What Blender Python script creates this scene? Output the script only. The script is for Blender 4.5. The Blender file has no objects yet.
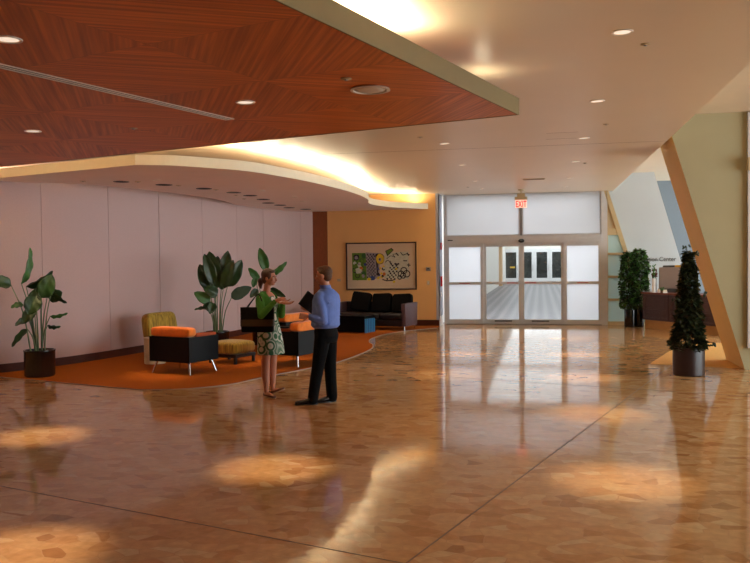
import bpy, bmesh, math, random
from mathutils import Vector, Matrix
random.seed(7)
PI = math.pi
R = math.radians
SC = bpy.context.scene
COL = SC.collection
GR = -17.2                                   # the lounge grid is turned this far against the hall
E1 = Vector((math.cos(R(GR)), math.sin(R(GR)), 0))
E2 = Vector((-math.sin(R(GR)), math.cos(R(GR)), 0))


def V(*a):
    return Vector(a)


def lin(c):
    def f(x):
        x /= 255.0
        return x / 12.92 if x <= 0.04045 else ((x + 0.055) / 1.055) ** 2.4
    return (f(c[0]), f(c[1]), f(c[2]), 1.0)


# ------------------------------------------------------------------ materials
def mat(name, col, rough=0.6, metal=0.0, var=0.06, scale=8.0, spec=0.5, bump=0.0, bscale=60.0, coat=0.0, stretch=(1, 1, 1), sheen=0.0):
    m = bpy.data.materials.new(name)
    m.use_nodes = True
    nt = m.node_tree
    b = nt.nodes['Principled BSDF']
    L = nt.links
    tc = nt.nodes.new('ShaderNodeTexCoord')
    mp = nt.nodes.new('ShaderNodeMapping')
    mp.inputs['Scale'].default_value = stretch
    L.new(tc.outputs['Object'], mp.inputs['Vector'])
    n = nt.nodes.new('ShaderNodeTexNoise')
    n.inputs['Scale'].default_value = scale
    n.inputs['Detail'].default_value = 4
    L.new(mp.outputs[0], n.inputs['Vector'])
    r = nt.nodes.new('ShaderNodeValToRGB')
    c = lin(col)
    r.color_ramp.elements[0].position = 0.3
    r.color_ramp.elements[1].position = 0.7
    r.color_ramp.elements[0].color = (c[0] * (1 - var), c[1] * (1 - var), c[2] * (1 - var), 1)
    r.color_ramp.elements[1].color = (min(1, c[0] * (1 + var)), min(1, c[1] * (1 + var)), min(1, c[2] * (1 + var)), 1)
    L.new(n.outputs['Fac'], r.inputs['Fac'])
    L.new(r.outputs['Color'], b.inputs['Base Color'])
    b.inputs['Roughness'].default_value = rough
    b.inputs['Metallic'].default_value = metal
    b.inputs['Specular IOR Level'].default_value = spec
    b.inputs['Coat Weight'].default_value = coat
    b.inputs['Sheen Weight'].default_value = sheen
    if bump:
        n2 = nt.nodes.new('ShaderNodeTexNoise')
        n2.inputs['Scale'].default_value = bscale
        L.new(mp.outputs[0], n2.inputs['Vector'])
        bp = nt.nodes.new('ShaderNodeBump')
        bp.inputs['Strength'].default_value = bump
        bp.inputs['Distance'].default_value = 0.01
        L.new(n2.outputs['Fac'], bp.inputs['Height'])
        L.new(bp.outputs['Normal'], b.inputs['Normal'])
    return m


def emis(name, col, s):
    m = bpy.data.materials.new(name)
    m.use_nodes = True
    b = m.node_tree.nodes['Principled BSDF']
    b.inputs['Base Color'].default_value = lin(col)
    b.inputs['Emission Color'].default_value = lin(col)
    b.inputs['Emission Strength'].default_value = s
    return m


def math_node(nt, op, a, b=None):
    n = nt.nodes.new('ShaderNodeMath')
    n.operation = op
    for i, v in enumerate((a, b)):
        if v is None:
            continue
        if isinstance(v, (int, float)):
            n.inputs[i].default_value = v
        else:
            nt.links.new(v, n.inputs[i])
    return n.outputs[0]


def floor_mat():
    m = bpy.data.materials.new('broken_marble_terrazzo')
    m.use_nodes = True
    nt = m.node_tree
    L = nt.links
    b = nt.nodes['Principled BSDF']
    tc = nt.nodes.new('ShaderNodeTexCoord')
    mp = nt.nodes.new('ShaderNodeMapping')
    mp.inputs['Rotation'].default_value = (0, 0, R(17))
    mp.inputs['Scale'].default_value = (1.0, 1.35, 1.0)
    L.new(tc.outputs['Object'], mp.inputs['Vector'])
    # a little warp so that the chips are not ruler-straight
    nz = nt.nodes.new('ShaderNodeTexNoise')
    nz.inputs['Scale'].default_value = 2.2
    L.new(mp.outputs[0], nz.inputs['Vector'])
    add = nt.nodes.new('ShaderNodeMixRGB')
    add.blend_type = 'LINEAR_LIGHT'
    add.inputs['Fac'].default_value = 0.10
    L.new(mp.outputs[0], add.inputs[1])
    L.new(nz.outputs['Color'], add.inputs[2])
    vo = nt.nodes.new('ShaderNodeTexVoronoi')
    vo.voronoi_dimensions = '2D'
    vo.inputs['Scale'].default_value = 6.4
    L.new(add.outputs[0], vo.inputs['Vector'])
    ve = nt.nodes.new('ShaderNodeTexVoronoi')
    ve.voronoi_dimensions = '2D'
    ve.feature = 'DISTANCE_TO_EDGE'
    ve.inputs['Scale'].default_value = 6.4
    L.new(add.outputs[0], ve.inputs['Vector'])
    sep = nt.nodes.new('ShaderNodeSeparateColor')
    L.new(vo.outputs['Color'], sep.inputs[0])
    ramp = nt.nodes.new('ShaderNodeValToRGB')
    e = ramp.color_ramp.elements
    e[0].position = 0.0
    e[0].color = lin((184, 130, 82))
    e[1].position = 1.0
    e[1].color = lin((230, 194, 148))
    for p, c in ((0.16, (206, 153, 101)), (0.45, (218, 170, 117)), (0.85, (223, 177, 126))):
        x = e.new(p)
        x.color = lin(c)
    L.new(sep.outputs[0], ramp.inputs['Fac'])
    # cloudy veining within the stone
    n2 = nt.nodes.new('ShaderNodeTexNoise')
    n2.inputs['Scale'].default_value = 14
    n2.inputs['Detail'].default_value = 6
    L.new(tc.outputs['Object'], n2.inputs['Vector'])
    r2 = nt.nodes.new('ShaderNodeValToRGB')
    r2.color_ramp.elements[0].position = 0.35
    r2.color_ramp.elements[1].position = 0.7
    r2.color_ramp.elements[0].color = (0.80, 0.78, 0.74, 1)
    r2.color_ramp.elements[1].color = (1, 1, 1, 1)
    L.new(n2.outputs['Fac'], r2.inputs['Fac'])
    mul = nt.nodes.new('ShaderNodeMixRGB')
    mul.blend_type = 'MULTIPLY'
    mul.inputs['Fac'].default_value = 1
    L.new(ramp.outputs[0], mul.inputs[1])
    L.new(r2.outputs[0], mul.inputs[2])
    # matrix between the chips
    ed = nt.nodes.new('ShaderNodeValToRGB')
    ed.color_ramp.elements[0].position = 0.010
    ed.color_ramp.elements[1].position = 0.035
    L.new(ve.outputs['Distance'], ed.inputs['Fac'])
    mx = nt.nodes.new('ShaderNodeMixRGB')
    mx.inputs[1].default_value = lin((200, 154, 108))
    L.new(ed.outputs[0], mx.inputs['Fac'])
    L.new(mul.outputs[0], mx.inputs[2])
    L.new(mx.outputs[0], b.inputs['Base Color'])
    b.inputs['Roughness'].default_value = 0.065
    b.inputs['Specular IOR Level'].default_value = 0.36
    # each chip is ground very slightly out of level and the joints dip
    hgt = math_node(nt, 'MULTIPLY', ed.outputs[0], 0.5)
    n3 = nt.nodes.new('ShaderNodeTexNoise')
    n3.inputs['Scale'].default_value = 3.0
    n3.inputs['Detail'].default_value = 3
    L.new(tc.outputs['Object'], n3.inputs['Vector'])
    hh = math_node(nt, 'ADD', hgt, math_node(nt, 'MULTIPLY', n3.outputs['Fac'], 3.0))
    bp = nt.nodes.new('ShaderNodeBump')
    bp.inputs['Strength'].default_value = 0.11
    bp.inputs['Distance'].default_value = 0.003
    L.new(hh, bp.inputs['Height'])
    L.new(bp.outputs['Normal'], b.inputs['Normal'])
    return m


def veneer_mat(S=1.235):
    """square veneer panels laid chequerwise, the grain running on one diagonal, then on the other"""
    m = bpy.data.materials.new('chequered_wood_veneer')
    m.use_nodes = True
    nt = m.node_tree
    L = nt.links
    b = nt.nodes['Principled BSDF']
    tc = nt.nodes.new('ShaderNodeTexCoord')
    sx = nt.nodes.new('ShaderNodeSeparateXYZ')
    L.new(tc.outputs['Object'], sx.inputs[0])
    x, y = sx.outputs[0], sx.outputs[1]
    cu = math_node(nt, 'DIVIDE', x, S)
    cv = math_node(nt, 'DIVIDE', y, S)
    fu, fv = math_node(nt, 'FLOOR', cu), math_node(nt, 'FLOOR', cv)
    par = math_node(nt, 'ABSOLUTE', math_node(nt, 'MODULO', math_node(nt, 'ADD', fu, fv), 2.0))
    sel = math_node(nt, 'LESS_THAN', par, 0.5)
    p = math_node(nt, 'ADD', x, y)
    q = math_node(nt, 'SUBTRACT', x, y)
    across = math_node(nt, 'ADD', math_node(nt, 'MULTIPLY', p, sel), math_node(nt, 'MULTIPLY', q, math_node(nt, 'SUBTRACT', 1.0, sel)))
    along = math_node(nt, 'ADD', math_node(nt, 'MULTIPLY', q, sel), math_node(nt, 'MULTIPLY', p, math_node(nt, 'SUBTRACT', 1.0, sel)))
    cid = math_node(nt, 'ADD', math_node(nt, 'MULTIPLY', fu, 3.17), math_node(nt, 'MULTIPLY', fv, 5.71))
    cc = nt.nodes.new('ShaderNodeCombineXYZ')
    L.new(across, cc.inputs[0])
    L.new(math_node(nt, 'MULTIPLY', along, 0.02), cc.inputs[1])
    L.new(cid, cc.inputs[2])
    n = nt.nodes.new('ShaderNodeTexNoise')
    n.inputs['Scale'].default_value = 24
    n.inputs['Detail'].default_value = 3
    L.new(cc.outputs[0], n.inputs['Vector'])
    r = nt.nodes.new('ShaderNodeValToRGB')
    r.color_ramp.elements[0].position = 0.34
    r.color_ramp.elements[1].position = 0.68
    r.color_ramp.elements[0].color = lin((172, 88, 32))
    r.color_ramp.elements[1].color = lin((224, 130, 62))
    L.new(n.outputs['Fac'], r.inputs['Fac'])
    du = math_node(nt, 'MINIMUM', math_node(nt, 'FRACT', cu), math_node(nt, 'SUBTRACT', 1.0, math_node(nt, 'FRACT', cu)))
    dv = math_node(nt, 'MINIMUM', math_node(nt, 'FRACT', cv), math_node(nt, 'SUBTRACT', 1.0, math_node(nt, 'FRACT', cv)))
    jn = math_node(nt, 'MINIMUM', math_node(nt, 'MULTIPLY', math_node(nt, 'MINIMUM', du, dv), 200.0), 1.0)
    fac = math_node(nt, 'MULTIPLY', math_node(nt, 'ADD', math_node(nt, 'MULTIPLY', sel, -0.10), 1.0), math_node(nt, 'ADD', math_node(nt, 'MULTIPLY', jn, 0.35), 0.65))
    mul = nt.nodes.new('ShaderNodeMixRGB')
    mul.blend_type = 'MULTIPLY'
    mul.inputs['Fac'].default_value = 1
    L.new(r.outputs[0], mul.inputs[1])
    c3 = nt.nodes.new('ShaderNodeCombineXYZ')
    for i in range(3):
        L.new(fac, c3.inputs[i])
    L.new(c3.outputs[0], mul.inputs[2])
    L.new(mul.outputs[0], b.inputs['Base Color'])
    b.inputs['Roughness'].default_value = 0.42
    b.inputs['Specular IOR Level'].default_value = 0.35
    return m


def frosted(name, col, trans=0.6):
    m = bpy.data.materials.new(name)
    m.use_nodes = True
    nt = m.node_tree
    L = nt.links
    nt.nodes.remove(nt.nodes['Principled BSDF'])
    out = nt.nodes['Material Output']
    n = nt.nodes.new('ShaderNodeTexNoise')
    n.inputs['Scale'].default_value = 90
    rr = nt.nodes.new('ShaderNodeValToRGB')
    c = lin(col)
    rr.color_ramp.elements[0].color = (c[0] * .98, c[1] * .98, c[2] * .98, 1)
    rr.color_ramp.elements[1].color = c
    L.new(n.outputs['Fac'], rr.inputs['Fac'])
    d = nt.nodes.new('ShaderNodeBsdfDiffuse')
    t = nt.nodes.new('ShaderNodeBsdfTranslucent')
    L.new(rr.outputs[0], d.inputs['Color'])
    L.new(rr.outputs[0], t.inputs['Color'])
    mx = nt.nodes.new('ShaderNodeMixShader')
    mx.inputs[0].default_value = trans
    L.new(d.outputs[0], mx.inputs[1])
    L.new(t.outputs[0], mx.inputs[2])
    g = nt.nodes.new('ShaderNodeBsdfGlossy')
    g.inputs['Roughness'].default_value = 0.25
    m2 = nt.nodes.new('ShaderNodeMixShader')
    m2.inputs[0].default_value = 0.04
    L.new(mx.outputs[0], m2.inputs[1])
    L.new(g.outputs[0], m2.inputs[2])
    L.new(m2.outputs[0], out.inputs['Surface'])
    return m


def clear_glass(name):
    m = bpy.data.materials.new(name)
    m.use_nodes = True
    nt = m.node_tree
    L = nt.links
    nt.nodes.remove(nt.nodes['Principled BSDF'])
    out = nt.nodes['Material Output']
    t = nt.nodes.new('ShaderNodeBsdfTransparent')
    t.inputs['Color'].default_value = (0.93, 0.95, 0.95, 1)
    g = nt.nodes.new('ShaderNodeBsdfGlossy')
    g.inputs['Roughness'].default_value = 0.02
    f = nt.nodes.new('ShaderNodeFresnel')
    f.inputs['IOR'].default_value = 1.45
    mx = nt.nodes.new('ShaderNodeMixShader')
    L.new(f.outputs[0], mx.inputs[0])
    L.new(t.outputs[0], mx.inputs[1])
    L.new(g.outputs[0], mx.inputs[2])
    L.new(mx.outputs[0], out.inputs['Surface'])
    return m


def ramp_tex_mat(name, kind, stops, scale, rough=0.7, rot=0.0, stretch=(1, 1, 1), feature=None, dims='3D', detail=3.0, sheen=0.0, coord='Object'):
    m = bpy.data.materials.new(name)
    m.use_nodes = True
    nt = m.node_tree
    L = nt.links
    b = nt.nodes['Principled BSDF']
    tc = nt.nodes.new('ShaderNodeTexCoord')
    mp = nt.nodes.new('ShaderNodeMapping')
    mp.inputs['Rotation'].default_value = (0, 0, rot)
    mp.inputs['Scale'].default_value = stretch
    L.new(tc.outputs[coord], mp.inputs['Vector'])
    if kind == 'voronoi':
        t = nt.nodes.new('ShaderNodeTexVoronoi')
        t.voronoi_dimensions = dims
        if feature:
            t.feature = feature
        o = t.outputs['Distance']
    elif kind == 'wave':
        t = nt.nodes.new('ShaderNodeTexWave')
        t.inputs['Distortion'].default_value = 0.6
        t.inputs['Detail'].default_value = detail
        o = t.outputs['Fac']
    else:
        t = nt.nodes.new('ShaderNodeTexNoise')
        t.inputs['Detail'].default_value = detail
        o = t.outputs['Fac']
    t.inputs['Scale'].default_value = scale
    L.new(mp.outputs[0], t.inputs['Vector'])
    r = nt.nodes.new('ShaderNodeValToRGB')
    e = r.color_ramp.elements
    e[0].position, e[0].color = stops[0][0], lin(stops[0][1])
    e[1].position, e[1].color = stops[-1][0], lin(stops[-1][1])
    for p, c in stops[1:-1]:
        x = e.new(p)
        x.color = lin(c)
    L.new(o, r.inputs['Fac'])
    L.new(r.outputs[0], b.inputs['Base Color'])
    b.inputs['Roughness'].default_value = rough
    b.inputs['Sheen Weight'].default_value = sheen
    return m


M = {}
M['floor'] = floor_mat()
M['veneer'] = veneer_mat()
M['ceiling'] = mat('warm_white_ceiling_paint', (224, 206, 180), 0.38, var=0.015, scale=1.5, spec=0.35)
M['canopy'] = mat('white_canopy_plaster', (246, 230, 222), 0.7, var=0.02, scale=2)
M['canopy_edge'] = mat('cream_canopy_edge', (240, 230, 205), 0.6, var=0.02)
M['fascia'] = mat('olive_beige_fascia_paint', (128, 108, 60), 0.55, var=0.03)
M['fabric_wall'] = mat('mauve_fabric_wallcovering', (206, 178, 174), 0.9, var=0.05, scale=160, bump=0.25, bscale=400, stretch=(1, 1, .35))
M['tan_wall'] = mat('tan_wall_paint', (240, 188, 120), 0.75, var=0.02, scale=2)
M['white_wall'] = mat('white_wall_paint', (190, 200, 210), 0.7, var=0.015, scale=2)
M['lilac_wall'] = mat('pale_lilac_grey_paint', (172, 174, 188), 0.7, var=0.015, scale=2)
M['cream_wall'] = mat('cream_wall_paint', (178, 170, 134), 0.7, var=0.02, scale=3)
M['lit_reveal'] = mat('warm_lit_cream_paint', (232, 200, 134), 0.65, var=0.02, scale=3)  # cream paint with the warm ceiling light put into its colour
M['grey_wall'] = mat('slate_grey_wall_paint', (112, 122, 132), 0.7, var=0.02, scale=3)
M['base_wood'] = mat('dark_walnut_baseboard', (76, 34, 20), 0.55, spec=0.25, var=0.25, scale=6, stretch=(1, 1, 12))
M['brown_wood'] = mat('brown_wood_return', (150, 82, 44), 0.5, var=0.15, scale=6, stretch=(8, 8, 1))
M['carpet'] = mat('burnt_orange_carpet', (162, 84, 20), 0.95, var=0.16, scale=55, spec=0.1, bump=0.6, bscale=300)
M['rug'] = mat('golden_carpet', (222, 172, 104), 0.95, var=0.12, scale=60, spec=0.1, bump=0.5, bscale=300)
M['trim_metal'] = mat('brushed_trim', (150, 132, 122), 0.5, 0.2)
M['alu'] = mat('champagne_aluminium', (206, 204, 206), 0.45, 0.1, var=0.03)
M['alu2'] = mat('bronze_beige_aluminium', (204, 182, 142), 0.45, 0.15, var=0.03)
M['alu_grey'] = mat('grey_aluminium', (150, 150, 152), 0.4, 0.5, var=0.03)
M['frost'] = frosted('frosted_white_glass', (246, 248, 252), 0.8)
M['frost_dim'] = frosted('frosted_transom_glass', (222, 222, 224), 0.7)
M['frost_teal'] = frosted('frosted_pale_teal_glass', (214, 232, 230), 0.5)
M['glass'] = clear_glass('clear_door_glass')
M['tan_panel'] = mat('tan_spandrel_panel', (196, 176, 142), 0.6)
M['dark_glass'] = mat('dark_reflective_glass', (42, 46, 44), 0.08, var=0.5, scale=2.2, spec=0.8)
M['white_paint'] = mat('white_gloss_paint', (236, 236, 236), 0.4, var=0.02)
M['corr_wall'] = mat('pale_corridor_wall', (240, 236, 228), 0.7, var=0.02)
M['black'] = mat('black_plastic', (18, 18, 19), 0.4)
M['hole'] = mat('black_recess', (12, 10, 10), 0.8)
M['red'] = mat('red_signal_plastic', (190, 22, 34), 0.4)
M['black_pot'] = mat('glossy_black_ceramic', (16, 15, 17), 0.15, var=0.1, spec=0.6)
M['brown_pot'] = mat('dark_brown_planter', (48, 30, 30), 0.35, var=0.15)
M['soil'] = mat('dark_potting_soil', (46, 32, 22), 0.95, var=0.5, scale=60, bump=0.8)
M['leaf'] = mat('deep_green_leaf', (34, 66, 30), 0.32, var=0.35, scale=7)
M['leaf_light'] = mat('fresh_green_leaf', (58, 108, 44), 0.35, var=0.3, scale=7)
M['leaf_blue'] = mat('blue_green_leaf', (52, 88, 76), 0.25, var=0.25, scale=7)
M['ivy'] = mat('dark_ivy_leaf', (36, 48, 24), 0.4, var=0.45, scale=9)
M['ivy_b'] = mat('bronze_ivy_leaf', (58, 58, 30), 0.45, var=0.4, scale=9)
M['ficus'] = mat('bright_ficus_leaf', (72, 116, 50), 0.38, var=0.5, scale=9)
M['stem'] = mat('pale_green_stem', (104, 128, 92), 0.5, var=0.2)
M['twig'] = mat('brown_twig', (72, 50, 32), 0.8)
M['black_leather'] = mat('black_lacquered_panel', (7, 7, 10), 0.5, var=0.1, spec=0.12)
M['orange'] = mat('orange_upholstery', (238, 126, 16), 0.75, var=0.1, scale=12, sheen=0.3)
M['rust'] = mat('rust_upholstery', (176, 78, 34), 0.8, var=0.1, scale=12)
M['chrome'] = mat('chrome', (214, 214, 216), 0.15, 1.0, var=0.02)
M['olive'] = ramp_tex_mat('olive_gold_velvet', 'noise', [(0.3, (112, 92, 16)), (0.5, (160, 130, 26)), (0.72, (196, 166, 54))], 34, 0.8, stretch=(1, 1, .07), detail=3, sheen=0.3)
M['dark_wood'] = mat('dark_espresso_wood', (34, 21, 16), 0.5, var=0.25, stretch=(1, 1, 6), spec=0.2)
M['cream_drum'] = mat('cream_lacquer', (214, 198, 164), 0.45, var=0.03)
M['sofa'] = mat('dark_brown_leather', (32, 24, 27), 0.4, var=0.15, scale=20, bump=0.15, bscale=200)
M['sofa_lit'] = mat('dark_brown_leather_lit', (88, 70, 80), 0.36, var=0.1, scale=20, bump=0.15, bscale=200)  # the sofa's leather again, light falling on the arm put into its colour
M['pillow'] = mat('near_black_cushion', (12, 10, 11), 0.9, var=0.15, scale=30, spec=0.15)
M['blue_stripe'] = ramp_tex_mat('blue_striped_lacquer', 'wave', [(0.0, (20, 48, 104)), (0.4, (36, 92, 150)), (0.62, (30, 74, 130)), (0.85, (70, 176, 206)), (1.0, (40, 110, 170))], 3.2, 0.35, detail=0, rot=R(90))
M['desk'] = mat('plum_brown_desk_wood', (74, 50, 54), 0.4, var=0.18, scale=6, stretch=(1, 1, 5))
M['desk_top'] = mat('reddish_desk_top', (126, 66, 48), 0.3, var=0.15, scale=6)
M['desk_base'] = mat('golden_desk_plinth', (186, 140, 84), 0.5, var=0.05)
M['grey_box'] = mat('warm_grey_casing', (150, 138, 138), 0.5, var=0.03)
M['dark_grey'] = mat('dark_grey_plastic', (70, 68, 70), 0.5)
M['yellow'] = mat('yellow_card', (226, 178, 60), 0.6)
M['brown_can'] = mat('brown_ceramic', (120, 92, 70), 0.5)
M['bloom'] = mat('dark_red_bloom', (104, 24, 40), 0.7, var=0.4, scale=40)
M['skin'] = mat('skin', (206, 142, 112), 0.5, var=0.05, scale=9)
M['skin_f'] = mat('tanned_skin', (198, 130, 102), 0.5, var=0.05, scale=9)
M['lip'] = mat('lip', (158, 78, 70), 0.5)
M['eye'] = mat('eye', (36, 26, 22), 0.2)
M['eyewhite'] = mat('eye_white', (224, 216, 208), 0.3)
M['hair_m'] = mat('short_brown_hair', (92, 60, 38), 0.7, var=0.35, scale=60)
M['hair_f'] = mat('auburn_hair', (66, 28, 18), 0.5, var=0.35, scale=60)
M['shirt'] = mat('cornflower_blue_cotton', (104, 130, 204), 0.75, var=0.07, scale=14, bump=0.5, bscale=14)
M['trouser'] = mat('black_wool', (9, 9, 11), 0.9, var=0.2, scale=20, spec=0.2, bump=0.3, bscale=12)
M['shoe'] = mat('polished_black_shoe', (18, 18, 26), 0.22, spec=0.6)
M['cardigan'] = mat('leaf_green_knit', (62, 120, 36), 0.9, var=0.1, scale=50, bump=0.4, bscale=160)
M['dress'] = ramp_tex_mat('green_and_white_circle_print', 'voronoi', [(0.0, (60, 104, 74)), (0.2, (222, 220, 206)), (0.32, (222, 220, 206)), (0.36, (52, 100, 70)), (0.5, (60, 112, 78)), (0.56, (224, 222, 210)), (0.66, (66, 116, 84)), (1.0, (214, 214, 200))], 7.5, 0.85)
M['flat'] = mat('brown_leather_flat', (112, 62, 40), 0.5)
M['sole'] = mat('pale_shoe_sole', (196, 164, 130), 0.6)
M['bag'] = mat('black_canvas', (9, 8, 10), 0.8, var=0.15, spec=0.2)
M['bag_band'] = mat('dull_bronze_band', (62, 46, 26), 0.6)
M['folder'] = mat('black_portfolio', (14, 13, 14), 0.45)
M['paper'] = mat('paper', (226, 220, 206), 0.8)
M['mat_board'] = mat('ivory_mat_board', (214, 190, 162), 0.8, var=0.01)
M['lens'] = emis('lit_lamp_lens', (240, 222, 200), 0.75)
M['exit_face'] = emis('exit_sign_face', (250, 214, 190), 0.55)
M['exit_red'] = emis('exit_sign_letters', (240, 20, 40), 1.2)
M['stripe_carpet'] = ramp_tex_mat('grey_striped_corridor_carpet', 'wave', [(0.0, (92, 86, 90)), (0.5, (108, 101, 105)), (1.0, (128, 120, 123))], 0.9, 0.4, rot=R(4), stretch=(1, 0.0, 1), detail=0)
M['speaker'] = mat('white_speaker_grille', (224, 206, 190), 0.7, var=0.08, scale=300)
M['white_disc'] = mat('white_fixture_trim', (232, 222, 210), 0.5)
M['letters'] = mat('dark_grey_letters', (66, 64, 70), 0.5)


# ------------------------------------------------------------------ geometry helpers
class MB:
    def __init__(self):
        self.bm = bmesh.new()
        self.mi = 0

    def _faces(self, before):
        self.bm.faces.ensure_lookup_table()
        for f in self.bm.faces:
            if f.index < 0 or f not in before:
                pass

    def face(self, vs, mi=None):
        try:
            f = self.bm.faces.new(vs)
            f.material_index = self.mi if mi is None else mi
            return f
        except ValueError:
            return None

    def box(self, c, s, rot=None, mi=None):
        """centre, full size"""
        m = (Matrix.Translation(Vector(c)) @ (rot.to_4x4() if rot is not None else Matrix.Identity(4)))
        vs = []
        for z in (-.5, .5):
            for x, y in ((-.5, -.5), (.5, -.5), (.5, .5), (-.5, .5)):
                vs.append(self.bm.verts.new(m @ V(x * s[0], y * s[1], z * s[2])))
        for q in ((3, 2, 1, 0), (4, 5, 6, 7), (0, 1, 5, 4), (1, 2, 6, 5), (2, 3, 7, 6), (3, 0, 4, 7)):
            self.face([vs[i] for i in q], mi)
        return self

    def bx(self, x0, x1, y0, y1, z0, z1, mi=None):
        return self.box(((x0 + x1) / 2, (y0 + y1) / 2, (z0 + z1) / 2), (x1 - x0, y1 - y0, z1 - z0), None, mi)

    def rings(self, rings, cap=True, closed=False, mi=None):
        rv = [[self.bm.verts.new(p) for p in r] for r in rings]
        n = len(rv[0])
        for a, b in zip(rv[:-1], rv[1:]):
            for i in range(n):
                j = (i + 1) % n
                self.face([a[i], a[j], b[j], b[i]], mi)
        if cap:
            for r, rev in ((rv[0], True), (rv[-1], False)):
                c = self.bm.verts.new(sum((v.co for v in r), Vector()) / n)
                for i in range(n):
                    j = (i + 1) % n
                    self.face([c, r[j], r[i]] if rev else [c, r[i], r[j]], mi)
        return self

    def tube(self, pts, rad, n=10, cap=True, mi=None, round_ends=False):
        pts = [Vector(p) for p in pts]
        if not hasattr(rad, '__len__'):
            rad = [rad] * len(pts)
        rad = list(rad)
        if round_ends:
            d0 = (pts[0] - pts[1]).normalized()
            d1 = (pts[-1] - pts[-2]).normalized()
            pre, post, rp, rq = [], [], [], []
            for a in (80, 55, 28):
                pre.append(pts[0] + d0 * rad[0] * math.sin(R(a)))
                rp.append(rad[0] * math.cos(R(a)))
            for a in (28, 55, 80):
                post.append(pts[-1] + d1 * rad[-1] * math.sin(R(a)))
                rq.append(rad[-1] * math.cos(R(a)))
            pts = pre + pts + post
            rad = rp + rad + rq
        t = (pts[1] - pts[0]).normalized()
        u = t.cross(V(0, 0, 1))
        if u.length < 1e-3:
            u = t.cross(V(0, 1, 0))
        u.normalize()
        out = []
        for i, p in enumerate(pts):
            tt = ((pts[min(i + 1, len(pts) - 1)] - pts[max(i - 1, 0)])).normalized()
            u = (u - tt * u.dot(tt)).normalized()
            w = tt.cross(u)
            out.append([p + (u * math.cos(2 * PI * k / n) + w * math.sin(2 * PI * k / n)) * rad[i] for k in range(n)])
        return self.rings(out, cap, mi=mi)

    def lathe(self, prof, c=(0, 0, 0), n=32, cap=True, mi=None):
        c = Vector(c)
        return self.rings([[c + V(r * math.cos(2 * PI * k / n), r * math.sin(2 * PI * k / n), z) for k in range(n)] for r, z in prof], cap, mi=mi)

    def cyl(self, c, r, h, n=24, mi=None):
        return self.lathe([(r, 0), (r, h)], c, n, True, mi)

    def prism(self, poly, z0, z1, mi=None, mi_side=None):
        lo = [self.bm.verts.new((x, y, z0)) for x, y in poly]
        hi = [self.bm.verts.new((x, y, z1)) for x, y in poly]
        n = len(poly)
        self.face(list(reversed(lo)), mi)
        self.face(hi, mi)
        for i in range(n):
            j = (i + 1) % n
            self.face([lo[i], lo[j], hi[j], hi[i]], mi if mi_side is None else mi_side)
        return self

    def prism_y(self, poly, y0, y1, mi=None):
        """poly of (x, z), extruded along y"""
        a = [self.bm.verts.new((x, y0, z)) for x, z in poly]
        b = [self.bm.verts.new((x, y1, z)) for x, z in poly]
        n = len(poly)
        self.face(a, mi)
        self.face(list(reversed(b)), mi)
        for i in range(n):
            j = (i + 1) % n
            self.face([a[j], a[i], b[i], b[j]], mi)
        return self

    def ell(self, c, r, rot=None, n=20, mi=None):
        c = Vector(c)
        out = []
        for i in range(1, n // 2):
            th = PI * i / (n // 2)
            ring = []
            for k in range(n):
                p = V(r[0] * math.sin(th) * math.cos(2 * PI * k / n), r[1] * math.sin(th) * math.sin(2 * PI * k / n), -r[2] * math.cos(th))
                if rot is not None:
                    p = rot @ p
                ring.append(c + p)
            out.append(ring)
        return self.rings(out, True, mi=mi)

    def cushion(self, c, s, rot=None, crown=0.25, n=10, mi=None, e=0.24):
        """soft pillow box: superellipse section with crowned faces"""
        c = Vector(c)
        out = []
        for i in range(1, n * 2):
            th = -PI / 2 + PI * i / (n * 2)
            ring = []
            for k in range(32):
                ph = 2 * PI * k / 32
                def sp(x, q):
                    return math.copysign(abs(x) ** q, x)
                x = sp(math.cos(th), e) * sp(math.cos(ph), e)
                y = sp(math.cos(th), e) * sp(math.sin(ph), e)
                z = sp(math.sin(th), 0.5)
                z *= 1 - crown * 0.5 * (x * x + y * y)
                p = V(x * s[0] / 2, y * s[1] / 2, z * s[2] / 2)
                if rot is not None:
                    p = rot @ p
                ring.append(c + p)
            out.append(ring)
        return self.rings(out, True, mi=mi)

    def mesh(self, name, mats, smooth=False, recalc=True):
        if recalc:
            bmesh.ops.recalc_face_normals(self.bm, faces=self.bm.faces[:])
        me = bpy.data.meshes.new(name)
        self.bm.to_mesh(me)
        self.bm.free()
        for m in (mats if isinstance(mats, (list, tuple)) else [mats]):
            me.materials.append(m)
        if smooth:
            for p in me.polygons:
                p.use_smooth = True
        return me

    def build(self, name, mats, parent=None, smooth=False, bevel=0.0, seg=2, recalc=True, auto=None):
        if bevel:
            bmesh.ops.recalc_face_normals(self.bm, faces=self.bm.faces[:])
            es = [e for e in self.bm.edges if len(e.link_faces) == 2 and e.calc_face_angle(0) > R(50)]
            bmesh.ops.bevel(self.bm, geom=es, offset=bevel, segments=seg, affect='EDGES', profile=0.6)
        me = self.mesh(name, mats, smooth, recalc)
        if auto is not None:
            me.set_sharp_from_angle(angle=R(auto))
        o = bpy.data.objects.new(name, me)
        COL.objects.link(o)
        if parent is not None:
            o.parent = parent
        return o


def tag(o, label, cat, group=None):
    o['label'] = label
    o['category'] = cat
    if group:
        o['group'] = group
    return o


def thing(name, label, cat, loc=(0, 0, 0), rz=0.0, group=None):
    o = bpy.data.objects.new(name, None)
    o.empty_display_size = 0.1
    COL.objects.link(o)
    o.location = loc
    o.rotation_euler = (0, 0, rz)
    return tag(o, label, cat, group)


def struct(o, label=None):
    o['kind'] = 'structure'
    if label:
        o['label'] = label
    return o


def copy_tree(o, parent=None):
    c = o.copy()
    COL.objects.link(c)
    c.parent = parent
    for ch in list(o.children):
        copy_tree(ch, c)
    return c


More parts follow.
